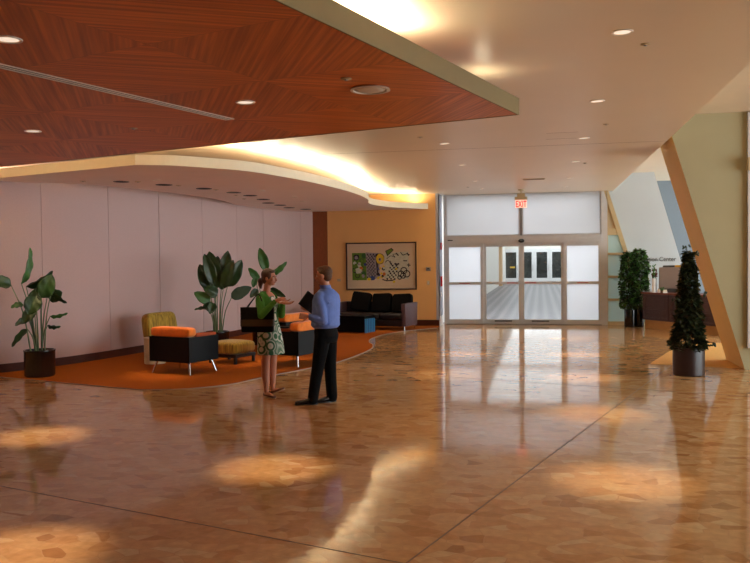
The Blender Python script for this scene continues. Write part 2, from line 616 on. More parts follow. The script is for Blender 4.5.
def remeshed(name, mb, m, parent=None, voxel=0.007, smooth=3, fac=0.5):
    """fuse overlapping lofts into one continuous smooth skin"""
    o = mb.build(name, m, parent, True)
    rm = o.modifiers.new('r', 'REMESH')
    rm.mode = 'VOXEL'
    rm.voxel_size = voxel
    rm.use_smooth_shade = True
    sm = o.modifiers.new('s', 'SMOOTH')
    sm.factor = fac
    sm.iterations = smooth
    dg = bpy.context.evaluated_depsgraph_get()
    dg.update()
    me = bpy.data.meshes.new_from_object(o.evaluated_get(dg))
    o.modifiers.clear()
    o.data = me
    me.name = name
    if not me.materials:
        me.materials.append(m)
    for p in me.polygons:
        p.use_smooth = True
        p.material_index = 0
    return o


def crv(pts, k=8):
    """Catmull-Rom through 2-D or 3-D points"""
    P = [Vector(p) for p in pts]
    P = [P[0] * 2 - P[1]] + P + [P[-1] * 2 - P[-2]]
    out = []
    for i in range(1, len(P) - 2):
        for j in range(k):
            t = j / k
            a, b, c, d = P[i - 1], P[i], P[i + 1], P[i + 2]
            out.append(0.5 * ((2 * b) + (c - a) * t + (2 * a - 5 * b + 4 * c - d) * t * t + (3 * b - a - 3 * c + d) * t ** 3))
    out.append(P[-2])
    return out


def text_mesh(name, body, size, m, parent, loc, rx=90, rz=0.0, depth=0.006, align='LEFT', xs=1.0, bold=0.0):
    cu = bpy.data.curves.new(name, 'FONT')
    cu.body = body
    cu.size = size
    cu.extrude = depth
    cu.offset = bold
    cu.space_character = 1.0 + bold * 25
    cu.align_x = align
    t = bpy.data.objects.new(name, cu)
    COL.objects.link(t)
    dg = bpy.context.evaluated_depsgraph_get()
    dg.update()
    me = bpy.data.meshes.new_from_object(t.evaluated_get(dg))
    bpy.data.objects.remove(t)
    me.materials.clear()
    me.materials.append(m)
    o = bpy.data.objects.new(name, me)
    COL.objects.link(o)
    o.parent = parent
    o.location = loc
    o.rotation_euler = (R(rx), 0, rz)
    o.scale = (xs, 1, 1)
    return o


# ------------------------------------------------------------------ camera
CH = 1.82
YAW, PITCH, ROLL = R(11.6), R(1.49), R(0.63)
fw = V(-math.sin(YAW) * math.cos(PITCH), math.cos(YAW) * math.cos(PITCH), -math.sin(PITCH))
rt = V(math.cos(YAW), math.sin(YAW), 0)
up = rt.cross(fw)
r2 = rt * math.cos(ROLL) - up * math.sin(ROLL)
u2 = up * math.cos(ROLL) + rt * math.sin(ROLL)
cam = bpy.data.cameras.new('camera')
cam.sensor_width = 36
cam.lens = 36 * 805 / 750
cam.clip_end = 300
co = bpy.data.objects.new('camera', cam)
COL.objects.link(co)
mw = Matrix.Identity(4)
for i in range(3):
    mw[i][0], mw[i][1], mw[i][2] = r2[i], u2[i], -fw[i]
mw.translation = V(0, 0, CH)
co.matrix_world = mw
SC.camera = co

CEIL = 3.64        # main ceiling
HIGH = 4.12        # ceiling of the side bay
SOF = 3.22         # underside of both dropped canopies
BACK = 22.0        # tan picture wall
DW = 22.7          # glazed door wall
EDGE = 1.95        # where the main ceiling stops

# ------------------------------------------------------------------ shell
struct(MB().bx(-12, 9, -8, DW + 0.1, -0.1, 0.0).build('floor', M['floor']))
struct(MB().bx(-12, EDGE, -8, DW + 0.12, CEIL, CEIL + 0.7).build('ceiling', M['ceiling']))
struct(MB().bx(EDGE, 9, 2.0, 27, HIGH, HIGH + 0.3).build('ceiling', M['ceiling']))

# unseen walls added to hold back daylight, and the glazed right side
struct(MB().bx(-12.2, 9, -8.2, -8, 0, 4.5).build('wall_front_unseen', M['cream_wall']))
struct(MB().bx(-12.2, -12, -8, 9.6, 0, CEIL).build('wall_side_unseen', M['fabric_wall']))
struct(MB().bx(9.0, 9.2, -8, 5.0, 0, 4.5).build('wall_side_unseen', M['cream_wall']))
mu = MB()
for k in range(4):
    y_ = 5.2 + k * 2.8
    mu.bx(8.86, 8.98, y_ - 0.05, y_ + 0.05, 0, HIGH)
for z_ in (0.05, 2.4, HIGH - 0.06):
    mu.bx(8.86, 8.98, 5.0, 13.8, z_ - 0.05, z_ + 0.05)
struct(mu.build('window_5', M['alu']), 'mullions of the glazed right side')
struct(MB().bx(EDGE, 9, -8, 2.0, HIGH, HIGH + 0.3).build('ceiling', M['ceiling']))

struct(MB().bx(-4.2, EDGE, 13.30, 13.312, CEIL - 0.0015, CEIL).build('ceiling_joint', mat('darker_ceiling_joint', (150, 124, 100), 0.7)))  # thin strip, slightly darker than the ceiling, marks a seam
for q in ((0.10, 0.55, 12.0, 12.01), (0.10, 0.55, 12.6, 12.61)):
    struct(MB().bx(q[0], q[1], q[2], q[3], CEIL - 0.0015, CEIL).build('ceiling_joint', bpy.data.materials['darker_ceiling_joint']))

# metal joint strips let into the terrazzo
jb = MB()
J0 = V(-0.80, 4.72, 0)
for a, b in ((-5.5, 20), ):
    p, q = J0 + E2 * a, J0 + E2 * 11.6
    jb.tube([p, q], 0.004, 4)
jrot = Matrix.Rotation(R(GR), 3, 'Z')
jb = MB()
jb.box(J0 + E2 * 3.2 + V(0, 0, 0.0008), (0.011, 17.0, 0.0016), jrot)
jb.box(J0 - E1 * 3.5 + V(0, 0, 0.0008), (9.0, 0.009, 0.0016), jrot)
jb.box(J0 + E2 * 7.2 + E1 * 0.1 + V(0, 0, 0.0008), (6.5, 0.009, 0.0016), jrot)
struct(jb.build('floor_joint', mat('dull_joint_strip', (120, 96, 74), 0.5, 0.3)))

# lounge carpet
CARP = [(-12, 12.45)] + [tuple(p) for p in ((-5.66, 10.59),)]
edge_c = crv([(-5.66, 10.59), (-5.2, 10.68), (-4.84, 10.88), (-4.5, 11.3), (-4.28, 12.0), (-3.92, 12.95), (-3.58, 13.95), (-3.44, 15.2), (-3.42, 16.2), (-3.54, 16.95), (-3.73, 17.47), (-3.86, 18.3), (-3.76, 19.35), (-3.47, 20.25), (-3.09, 20.87), (-2.72, 21.36)], 5)
poly = [(-12, 12.55)] + [(p.x, p.y) for p in edge_c] + [(-2.72, 22.0), (-12, 22.0)]
struct(MB().prism(poly, 0.0, 0.008).build('floor_carpet', M['carpet']), 'burnt orange lounge carpet')
tm = MB()
ee = [V(-12, 12.55)] + [V(p.x, p.y) for p in edge_c]
for a, b in zip(ee[:-1], ee[1:]):
    d = (b - a)
    L_ = d.length
    tm.box(((a.x + b.x) / 2, (a.y + b.y) / 2, 0.004), (L_ + 0.01, 0.022, 0.010), Matrix.Rotation(math.atan2(d.y, d.x), 3, 'Z'))
struct(tm.build('trim_1', M['trim_metal']))

# golden carpet in front of the desk
r0 = V(1.83, 14.39)
e1, e2 = V(E1.x, E1.y), V(E2.x, E2.y)
rp = [r0, r0 + e1 * 1.9, r0 + e1 * 1.9 + e2 * 4.0, r0 + e2 * 4.0]
struct(MB().prism([tuple(p) for p in rp], 0.0, 0.007).build('floor_carpet', M['rug']), 'golden carpet before the desk')

# fabric wall, curved, in tall panels with narrow joints
wl = crv([(-11.5, 9.3), (-10.2, 10.4), (-8.9, 11.94), (-8.44, 12.85), (-8.17, 13.8), (-7.98, 14.85), (-7.68, 16.4), (-7.36, 18.15), (-7.26, 19.3), (-7.16, 20.3), (-6.85, 21.3), (-6.3, 22.0)], 16)
s = [0.0]
for a, b in zip(wl[:-1], wl[1:]):
    s.append(s[-1] + (b - a).length)


def on_wall(d):
    for i in range(len(wl) - 1):
        if s[i + 1] >= d:
            t = (d - s[i]) / (s[i + 1] - s[i])
            p = wl[i].lerp(wl[i + 1], t)
            tn = (wl[i + 1] - wl[i]).normalized()
            return p, V(tn.y, -tn.x)          # normal towards the room
    tn = (wl[-1] - wl[-2]).normalized()
    return wl[-1], V(tn.y, -tn.x)


def wall_s(y):
    for i in range(len(wl) - 1):
        if wl[i + 1].y >= y:
            return s[i] + (s[i + 1] - s[i]) * (y - wl[i].y) / (wl[i + 1].y - wl[i].y)
    return s[-1]


base = wall_s(12.62)
step = 1.56
d = base - step * 3
seams = []
while d < s[-1]:
    if d > 0.2:
        seams.append(d)
    d += step
ds = [i * 0.12 for i in range(int(s[-1] / 0.12) + 1)] + [s[-1]]
prof = [(d, 0.0) for d in ds if all(abs(d - q) > 0.02 for q in seams)]
for q in seams:
    prof += [(q - 0.009, 0.0), (q - 0.005, -0.008), (q + 0.005, -0.008), (q + 0.009, 0.0)]
prof.sort()


def ribbon(prof, back, z0, z1, name, m, zoff=0.0):
    b = MB()
    fr, bk = [], []
    for d, o in prof:
        p, n = on_wall(d)
        fr.append(p + n * (o + zoff))
        bk.append(p - n * back)
    f0 = [b.bm.verts.new((p.x, p.y, z0)) for p in fr]
    f1 = [b.bm.verts.new((p.x, p.y, z1)) for p in fr]
    b0 = [b.bm.verts.new((p.x, p.y, z0)) for p in bk]
    b1 = [b.bm.verts.new((p.x, p.y, z1)) for p in bk]
    for i in range(len(fr) - 1):
        b.face([f0[i], f0[i + 1], f1[i + 1], f1[i]])
        b.face([b0[i + 1], b0[i], b1[i], b1[i + 1]])
        b.face([f1[i], f1[i + 1], b1[i + 1], b1[i]])
        b.face([f0[i + 1], f0[i], b0[i], b0[i + 1]])
    b.face([f0[0], f1[0], b1[0], b0[0]])
    b.face([f0[-1], b0[-1], b1[-1], f1[-1]])
    return struct(b.build(name, m))


ribbon(prof, 0.15, 0.0, CEIL, 'wall_left', M['fabric_wall'])
ribbon([(d, 0.0) for d in ds], 0.0, 0.008, 0.15, 'baseboard_left', M['base_wood'], 0.018)

# picture wall, its return, the wood end board
struct(MB().bx(-5.87, -2.72, BACK, BACK + 0.2, 0, CEIL).build('wall_back', M['tan_wall']))
struct(MB().bx(-6.6, -5.87, BACK + 0.02, BACK + 0.22, 0, CEIL).build('trim_2', M['brown_wood']))
struct(MB().bx(-5.87, -2.722, BACK - 0.02, BACK - 0.001, 0.009, 0.17).build('baseboard_back', M['base_wood']))
struct(MB().bx(-2.80, -2.72, BACK - 0.002, DW + 0.1, 0, CEIL).build('wall_return', M['lilac_wall']))
struct(MB().bx(-2.72, -2.70, BACK, DW - 0.06, 0.0, 0.26).build('baseboard_return', M['white_paint']))

# ------------------------------------------------------------------ curved white canopy over the lounge
ce = crv([(-5.65, 10.6), (-5.21, 10.8), (-4.79, 11.25), (-4.39, 11.87), (-4.1, 12.98), (-3.91, 14.16), (-3.79, 15.62), (-3.77, 17.06), (-3.87, 18.2), (-4.06, 19.1), (-4.08, 19.9), (-3.85, 20.81), (-3.45, 21.45), (-3.0, 21.98)], 7)
rear = crv([(-8.72, 12.3), (-8.3, 12.5), (-7.95, 12.8), (-7.66, 13.42), (-7.33, 14.53), (-7.11, 15.74), (-7.04, 16.78), (-7.12, 17.7), (-7.28, 18.5), (-7.35, 18.9)], 6)
cpoly = [(-9.35, 11.83)] + [(p.x, p.y) for p in ce]
back_pts = [(-6.25, 21.98)]
wp = [p for p in wl if 18.95 < p.y < 21.9]
back_pts += [(p.x + 0.01, p.y) for p in reversed(wp)]
cpoly += back_pts + [(p.x, p.y) for p in reversed(rear)]
cb = MB()
cb.prism(cpoly, SOF, SOF + 0.15, 0, 1)
struct(cb.build('ceiling_canopy', [M['canopy'], M['canopy_edge']]), 'white wave-edged ceiling canopy over the lounge')

# ------------------------------------------------------------------ wood-veneer canopy over the hall
WC = V(-0.19, 7.99, 0)
wroot = MB()
wroot.box((-7.5, -7.5, 0.077), (15 - 0.03, 15 - 0.03, 0.146))
wo = wroot.build('ceiling_wood', M['veneer'])
wo.location = V(WC.x, WC.y, SOF)
wo.rotation_euler = (0, 0, R(GR))
struct(wo, 'quartered wood veneer ceiling canopy')
fb = MB()
fb.bx(-0.015, 0.0, -15, 0.0, 0.0, 0.16)
fb.bx(-15, -0.015, -0.015, 0.0, 0.0, 0.16)
fo = fb.build('trim_3', M['fascia'])
fo.location = wo.location
fo.rotation_euler = wo.rotation_euler
struct(fo)


def on_wood(a, b, z=SOF):
    p = WC + E1 * a + E2 * b
    return V(p.x, p.y, z)


def to_wood(x, y):
    q = V(x, y, 0) - WC
    return q.dot(E1), q.dot(E2)


# ------------------------------------------------------------------ glazed door wall
X0, X1 = -2.66, 1.66
struct(MB().bx(X0, X0 + 0.07, DW - 0.06, DW + 0.06, 0, CEIL).build('trim_4', M['alu']))
struct(MB().bx(X1 - 0.03, X1 + 0.13, DW - 0.06, DW + 0.06, 0, CEIL).build('trim_5', M['alu']))
hb = MB()
hb.bx(X0 + 0.07, X1 - 0.03, DW - 0.10, DW + 0.08, 2.27, 2.47)
hb.bx(X0 + 0.07, X1 - 0.03, DW - 0.12, DW - 0.10, 2.33, 2.36)
hb.bx(X0 + 0.07, X1 - 0.03, DW - 0.11, DW - 0.10, 2.42, 2.47)
struct(hb.build('trim_6', M['alu'], bevel=0.004))
struct(MB().bx(X0 + 0.07, X1 - 0.03, DW - 0.09, DW + 0.09, 0.0, 0.018).build('trim_7', M['alu_grey']))
struct(MB().bx(-0.54, -0.48, DW - 0.06, DW + 0.04, 2.47, CEIL).build('trim_8', M['alu_grey']))
# transom panes
for k, (a, b) in enumerate(((X0 + 0.07, -0.54), (-0.48, X1 - 0.03))):
    w = MB().bx(a, b, DW - 0.005, DW + 0.015, 2.47, CEIL).build('window_%d' % (k + 1), M['frost_dim'])
    struct(w)
    f = MB()
    f.bx(a, b, DW - 0.03, DW + 0.03, 2.47, 2.50)
    f.bx(a, b, DW - 0.03, DW + 0.03, CEIL - 0.03, CEIL)
    f.bx(a, a + 0.025, DW - 0.03, DW + 0.03, 2.50, CEIL - 0.03)
    f.bx(b - 0.025, b, DW - 0.03, DW + 0.03, 2.50, CEIL - 0.03)
    f.build('window_frame', M['alu'], w)
# four leaves
xs = [X0 + 0.07, -1.575, -0.52, 0.66, X1 - 0.03]
xs = [X0 + 0.07, -1.555, -0.51, 0.64, X1 - 0.03]
for k in range(4):
    a, b = xs[k], xs[k + 1]
    fixed = k in (0, 3)
    y = DW - 0.035 if fixed else DW + 0.035
    y0, y1 = y - 0.025, y + 0.025
    st = 0.075
    d = MB()
    d.bx(a, a + st, y0, y1, 0.02, 2.27)
    d.bx(b - st, b, y0, y1, 0.02, 2.27)
    d.bx(a + st, b - st, y0, y1, 2.17, 2.27)
    d.bx(a + st, b - st, y0, y1, 1.12, 1.19)
    d.bx(a + st, b - st, y0, y1, 0.02, 0.14)
    do = struct(d.build('door_%d' % (k + 1), M['alu'], bevel=0.003))
    g = M['frost'] if fixed else M['glass']
    MB().bx(a + st, b - st, y - 0.004, y + 0.004, 1.19, 2.17).build('pane', g, do)
    MB().bx(a + st, b - st, y - 0.004, y + 0.004, 0.14, 1.12).build('pane', g, do)
    # the narrow red caution decal on the rail, too small to read: a row of red marks
    c = (a + b) / 2 + (0.0 if fixed else (0.28 if k == 1 else -0.32))
    m_ = MB()
    for i in range(16):
        m_.bx(c - 0.15 + i * 0.019, c - 0.15 + i * 0.019 + 0.013, y0 - 0.003, y0 - 0.0005, 1.143, 1.168)
    m_.build('decal', M['red'], do)
    if not fixed:
        c = a + st + (0.52 if k == 1 else 0.50) - (0.05 if k == 1 else 0.06)
        m_ = MB()
        for i in range(14):
            m_.bx(c - 0.24 + i * 0.034, c - 0.24 + i * 0.034 + 0.028, y0 - 0.003, y0 - 0.0005, 0.075, 0.112)
        m_.build('decal', M['black'], do)

# slanted sidelight right of the doors
def sx(z):
    return 2.88 - 0.305 * z
SL = X1 + 0.10
sl = MB()
sl.prism_y([(sx(0) - 0.07, 0), (sx(0) + 0.05, 0), (sx(CEIL) + 0.05, CEIL), (sx(CEIL) - 0.07, CEIL)], DW - 0.06, DW + 0.06)
zs = [0.03, 0.68, 1.30, 1.90, 2.50]
for z in [0.0, 0.66, 1.28, 1.90]:
    hh = 0.10 if z == 0 else 0.06
    sl.prism_y([(SL, z), (sx(z) - 0.06, z), (sx(z + hh) - 0.06, z + hh), (SL, z + hh)], DW - 0.05, DW + 0.05)
sl.prism_y([(SL, 2.44), (sx(2.44) - 0.06, 2.44), (sx(2.62) - 0.06, 2.62), (SL, 2.62)], DW - 0.05, DW + 0.05)
sl.bx(SL, SL + 0.04, DW - 0.055, DW + 0.055, 0, CEIL - 0.1)
wo_ = struct(sl.build('window_3', M['alu2']))
for a, b in ((0.10, 0.66), (0.72, 1.28), (1.34, 1.90), (1.96, 2.44)):
    MB().prism_y([(SL + 0.03, a), (sx(a) - 0.05, a), (sx(b) - 0.05, b), (SL + 0.03, b)], DW - 0.006, DW + 0.006).build('pane', M['frost_teal'], wo_)
MB().prism_y([(SL + 0.03, 2.62), (sx(2.62) - 0.05, 2.62), (sx(3.5) - 0.04, 3.5), (SL + 0.03, 3.5)], DW - 0.01, DW + 0.01).build('panel', M['tan_panel'], wo_)

# leaning white wall of the information bay, grey recess behind it
def wx(z):
    return 4.19 - 0.284 * z
struct(MB().prism_y([(sx(0), 0), (wx(0), 0), (wx(HIGH), HIGH), (sx(HIGH), HIGH)], DW + 0.12, DW + 0.32).build('wall_far', M['white_wall']))
struct(MB().bx(1.9, 9, 25.5, 25.7, 0, HIGH).build('wall_bay', M['grey_wall']))

# leaning wall fin, cream face, reveal with warm light painted into its colour
def fx(z):
    return 3.21 - 0.2925 * z
fin = MB()
zt = HIGH
P4 = [(fx(0), 0), (8.9, 0), (8.9, zt), (fx(zt), zt)]
a = [fin.bm.verts.new((x, 13.8, z)) for x, z in P4]
b = [fin.bm.verts.new((x, 15.1, z)) for x, z in P4]
fin.face(a, 0)
fin.face(list(reversed(b)), 0)
for i in range(4):
    j = (i + 1) % 4
    fin.face([a[j], a[i], b[i], b[j]], 1 if i == 3 else 0)
struct(fin.build('wall_right', [M['cream_wall'], M['lit_reveal']]))

# tall narrow dark window at the right edge with its pale frame
w4 = struct(MB().bx(3.275, 4.2, 13.74, 13.76, 0.4, 4.06).build('window_4', M['dark_glass']))
f = MB()
f.bx(3.235, 3.275, 13.72, 13.80, 0.36, 4.10)
f.bx(3.275, 4.2, 13.72, 13.80, 4.06, 4.10)
f.bx(3.275, 4.2, 13.72, 13.80, 0.36, 0.40)
f.build('window_frame', M['alu'], w4)
bx_ = thing('wall_sconce', 'small brushed box sconce on the cream wall beside the dark window', 'sconce', (3.245, 13.72, 3.28))
MB().bx(-0.035, 0.05, -0.10, 0.0, -0.10, 0.10).build('housing', M['alu2'], bx_, bevel=0.006)
MB().bx(-0.028, 0.043, -0.104, -0.1, -0.085, 0.085).build('diffuser', M['tan_panel'], bx_)

# ------------------------------------------------------------------ corridor beyond the doors
CZ = 3.66
FARY = 66.0
struct(MB().bx(-2.9, 6.0, DW + 0.1, FARY + 0.2, -0.1, 0.0).build('floor_corridor', M['stripe_carpet']))
struct(MB().bx(-3.0, -2.75, DW + 0.1, FARY, 0, CZ).build('wall_corridor', M['corr_wall']))
struct(MB().bx(4.7, 4.9, DW + 3.2, FARY, 0, CZ).build('wall_corridor', M['corr_wall']))
struct(MB().bx(1.9, 4.9, DW + 3.1, DW + 3.2, 0, CZ).build('wall_corridor', M['corr_wall']))
struct(MB().bx(1.85, 1.95, DW + 0.35, DW + 3.2, 0, CZ).build('wall_corridor', M['corr_wall']))
struct(MB().bx(-3.0, 1.95, DW + 0.14, DW + 3.1, CZ, CZ + 0.2).bx(-3.0, 4.9, DW + 3.1, FARY + 0.2, CZ, CZ + 0.2).build('ceiling_corridor', M['corr_wall']))
struct(MB().bx(-3.0, 4.9, FARY + 0.05, FARY + 0.2, 0, CZ).build('wall_corridor', M['corr_wall']))
struct(MB().bx(-2.75, -2.55, 55.4, 56.6, 0, CZ).build('trim_9', mat('peach_pilaster', (226, 190, 150), 0.6)))
# bank of white glazed doors at the far end
for k in range(5):
    xa = -2.90 + k * 1.22
    d = MB()
    d.bx(xa, xa + 1.20, FARY - 0.06, FARY, 0.0, 0.28)
    d.bx(xa, xa + 1.20, FARY - 0.06, FARY, 2.36, 2.62)
    d.bx(xa, xa + 0.18, FARY - 0.06, FARY, 0.28, 2.36)
    d.bx(xa + 1.02, xa + 1.20, FARY - 0.06, FARY, 0.28, 2.36)
    do = struct(d.build('door_%d' % (5 + k), M['white_paint']))
    MB().bx(xa + 0.18, xa + 1.02, FARY - 0.035, FARY - 0.025, 0.28, 2.36).build('pane', M['dark_glass'], do)
    MB().tube([(xa + 1.11, FARY - 0.12, 0.85), (xa + 1.11, FARY - 0.12, 1.35)], 0.02, 8).build('handle', M['chrome'], do)
yp = MB().bx(-2.38, -2.0, FARY - 0.05, FARY - 0.036, 1.08, 1.22).build('door_notice', M['yellow'])
tag(yp, 'small yellow notice on the leftmost dark door at the far end of the corridor', 'sign')

# ------------------------------------------------------------------ door-wall devices
t = thing('exit_sign', 'lit red EXIT sign hanging below the ceiling before the glass doors', 'exit sign', (-0.48, 21.5, CEIL))
MB().cyl((0, 0, -0.10), 0.015, 0.10, 10).build('stem', M['alu2'], t)
MB().lathe([(0.07, 0), (0.09, -0.012), (0.06, -0.03)], n=20).build('canopy', M['alu2'], t, True)
MB().bx(-0.165, 0.165, -0.045, 0.045, -0.27, -0.19).bx(-0.10, 0.10, -0.035, 0.035, -0.19, -0.10).build('housing', M['alu2'], t, bevel=0.008)
MB().bx(-0.15, 0.15, -0.008, 0.008, -0.48, -0.27).build('face_plate', M['exit_face'], t)
text_mesh('letters', 'EXIT', 0.225, M['exit_red'], t, (0, -0.011, -0.456), depth=0.002, align='CENTER', xs=0.56, bold=0.004)

t = thing('motion_sensor', 'black motion sensor at the middle of the door header', 'sensor', (-0.50, DW - 0.12, 2.32))
MB().ell((0, -0.025, 0), (0.085, 0.04, 0.055)).build('housing', M['black'], t, True)
MB().ell((0, -0.055, -0.01), (0.045, 0.018, 0.025)).build('lens', M['dark_glass'], t, True)
t = MB().bx(-2.54, -2.40, DW - 0.122, DW - 0.12, 2.345, 2.375).build('header_label', M['dark_grey'])
tag(t, 'small dark plate at the left end of the door header', 'label')
t = thing('fire_alarm_pull', 'red fire alarm pull station low on the white return beside the doors', 'fire alarm', (-2.72, 22.36, 1.22))
MB().bx(0, 0.05, -0.05, 0.05, -0.14, 0.14).build('body', M['red'], t, bevel=0.008)
MB().bx(0.05, 0.07, -0.03, 0.03, -0.06, -0.02).build('handle', M['white_paint'], t)
t = thing('fire_alarm_strobe', 'red fire alarm strobe high on the white return beside the doors', 'fire alarm', (-2.72, 22.38, 2.2))
MB().bx(0, 0.04, -0.055, 0.055, -0.10, 0.10).build('body', M['red'], t, bevel=0.008)
MB().bx(0.04, 0.065, -0.02, 0.02, -0.03, 0.05).build('lens', M['white_paint'], t)
t = thing('card_reader', 'small white plate below the red pull station on the white return', 'switch', (-2.72, 22.40, 0.86))
MB().bx(0, 0.02, -0.04, 0.04, -0.06, 0.06).build('plate', M['white_paint'], t, bevel=0.004)
MB().bx(0.02, 0.026, -0.015, 0.015, -0.02, 0.02).build('button', M['alu_grey'], t)
t = thing('thermostat', 'silver box thermostat on the tan wall right of the picture', 'thermostat', (-3.01, BACK, 1.57))
MB().bx(-0.065, 0.065, -0.04, 0, -0.05, 0.05).build('housing', M['alu_grey'], t, bevel=0.006)
MB().bx(-0.03, 0.03, -0.043, -0.04, 0.0, 0.03).build('display', M['dark_grey'], t)
t = thing('light_switch', 'cream light switch on the tan wall below the thermostat', 'switch', (-3.02, BACK, 1.19))
MB().bx(-0.04, 0.04, -0.012, 0, -0.06, 0.06).build('plate', M['cream_drum'], t, bevel=0.004)
MB().bx(-0.016, 0.016, -0.022, -0.012, -0.03, 0.03).build('rocker', M['white_paint'], t)
t = thing('wall_outlet', 'small tan socket plate low on the tan wall left of the picture', 'outlet', (-5.55, BACK, 1.28))
MB().bx(-0.05, 0.05, -0.01, 0, -0.035, 0.035).build('plate', M['tan_panel'], t, bevel=0.003)

# wall lettering
sg = thing('wall_lettering', 'dark raised Information Center lettering on the white leaning wall above the desk', 'sign', (2.40, DW + 0.115, 1.72))
text_mesh('letters', 'Information Center', 0.165, M['letters'], sg, (0, -0.004, 0), depth=0.004, xs=0.90)

# ------------------------------------------------------------------ framed print
t = thing('framed_print', 'large dark framed abstract print on the tan wall above the sofa', 'picture', (-4.335, BACK, 1.665))
W_, H_ = 1.0, 0.66
f = MB()
f.bx(-W_, W_, -0.04, 0, H_ - 0.035, H_)
f.bx(-W_, W_, -0.04, 0, -H_, -H_ + 0.035)
f.bx(-W_, -W_ + 0.035, -0.04, 0, -H_ + 0.035, H_ - 0.035)
f.bx(W_ - 0.035, W_, -0.04, 0, -H_ + 0.035, H_ - 0.035)
f.build('frame', mat('dark_plum_frame', (60, 40, 42), 0.4), t, bevel=0.004)
MB().bx(-W_ + 0.035, W_ - 0.035, -0.016, -0.004, -H_ + 0.035, H_ - 0.035).build('mat_board', M['mat_board'], t)
bd = MB()
for q in ((-0.9, 0.9, 0.545, 0.55), (-0.9, 0.9, -0.55, -0.545), (-0.9, -0.895, -0.545, 0.545), (0.895, 0.9, -0.545, 0.545)):
    bd.bx(q[0], q[1], -0.018, -0.016, q[2], q[3])
pm = [mat('print_' + n, c, 0.8, var=0.12, scale=20) for n, c in (('green', (96, 128, 40)), ('leafgreen', (52, 96, 44)), ('black', (40, 34, 40)), ('grey', (150, 140, 146)), ('yellow', (216, 184, 40)), ('blue', (50, 66, 130)), ('orange', (196, 106, 40)), ('pale', (196, 196, 178)), ('paper', (214, 190, 162)))]
bd.build('border_line', M['tan_panel'], t)
art = MB()
rng = random.Random(11)
lay = [0.0]


def yv():
    lay[0] += 0.000012
    return -0.0165 - lay[0]


def disc(x, z, r, mi, n=14, sxx=1.0, rot=0.0, wob=0.12):
    y = yv()
    vs = []
    for k in range(n):
        a_ = 2 * PI * k / n
        q = r * (1 + rng.uniform(-wob, wob))
        px, pz = q * sxx * math.cos(a_), q * math.sin(a_)
        vs.append(art.bm.verts.new((x + px * math.cos(rot) - pz * math.sin(rot), y, z + px * math.sin(rot) + pz * math.cos(rot))))
    art.face(vs, mi)


def stroke(pts, w, mi):
    y = yv()
    pts = [V(*p) for p in pts]
    prev = None
    for i, p in enumerate(pts):
        tt = (pts[min(i + 1, len(pts) - 1)] - pts[max(0, i - 1)]).normalized()
        n = V(-tt.y, tt.x) * w / 2
        cur = (art.bm.verts.new((p.x + n.x, y, p.y + n.y)), art.bm.verts.new((p.x - n.x, y, p.y - n.y)))
        if prev:
            art.face([prev[0], prev[1], cur[1], cur[0]], mi)
        prev = cur


def rect(x0, x1, z0, z1, mi, j=0.0):
    y = yv()
    art.face([art.bm.verts.new((x + rng.uniform(-j, j), y, z + rng.uniform(-j, j))) for x, z in ((x0, z0), (x1, z0), (x1, z1), (x0, z1))], mi)


# left third: tangle of greens
rect(-0.82, -0.42, -0.39, 0.37, 0, 0.01)
rect(0.08, 0.80, -0.36, 0.38, 7, 0.03)
for i in range(26):
    disc(rng.uniform(-0.78, -0.44), rng.uniform(-0.36, 0.33), rng.uniform(0.03, 0.075), rng.choice((0, 0, 1, 0, 7, 3)))
for i in range(12):
    cx, cz = rng.uniform(-0.76, -0.46), rng.uniform(-0.34, 0.3)
    stroke([(cx + 0.06 * math.cos(k * 0.6 + i), cz + 0.06 * math.sin(k * 0.6 + i)) for k in range(9)], 0.018, rng.choice((1, 0, 2)))
disc(-0.70, 0.24, 0.085, 2, wob=0.2)
disc(-0.70, 0.24, 0.05, 3, wob=0.2)
disc(-0.48, 0.29, 0.075, 1)
disc(-0.57, -0.06, 0.055, 6)
disc(-0.65, -0.12, 0.08, 7, wob=0.25)
disc(-0.45, 0.05, 0.045, 5)
# checked band
rect(-0.42, -0.06, -0.36, 0.37, 3, 0.02)
for i in range(8):
    for k in range(15):
        if (i + k) % 2 == 0:
            x, z = -0.41 + i * 0.041, -0.33 + k * 0.045
            xx = x + 0.02 * math.sin(k * 0.5)
            rect(xx, xx + 0.036, z, z + 0.04, 2 if i < 6 else 3, 0.006)
rect(-0.14, -0.07, -0.2, 0.34, 2, 0.02)
disc(-0.26, -0.34, 0.06, 5, sxx=1.6)
disc(-0.34, -0.36, 0.04, 4, sxx=1.4)
# yellow ring
disc(-0.03, 0.20, 0.155, 2, sxx=0.82, wob=0.05)
disc(-0.03, 0.20, 0.14, 4, sxx=0.82, wob=0.05)
disc(-0.03, 0.18, 0.05, 3, sxx=0.8, wob=0.2)
disc(-0.04, 0.19, 0.025, 2, wob=0.2)
for i in range(14):
    disc(rng.uniform(-0.1, 0.1), rng.uniform(-0.36, 0.02), rng.uniform(0.025, 0.05), rng.choice((4, 5, 7, 4, 2, 6)), wob=0.25)
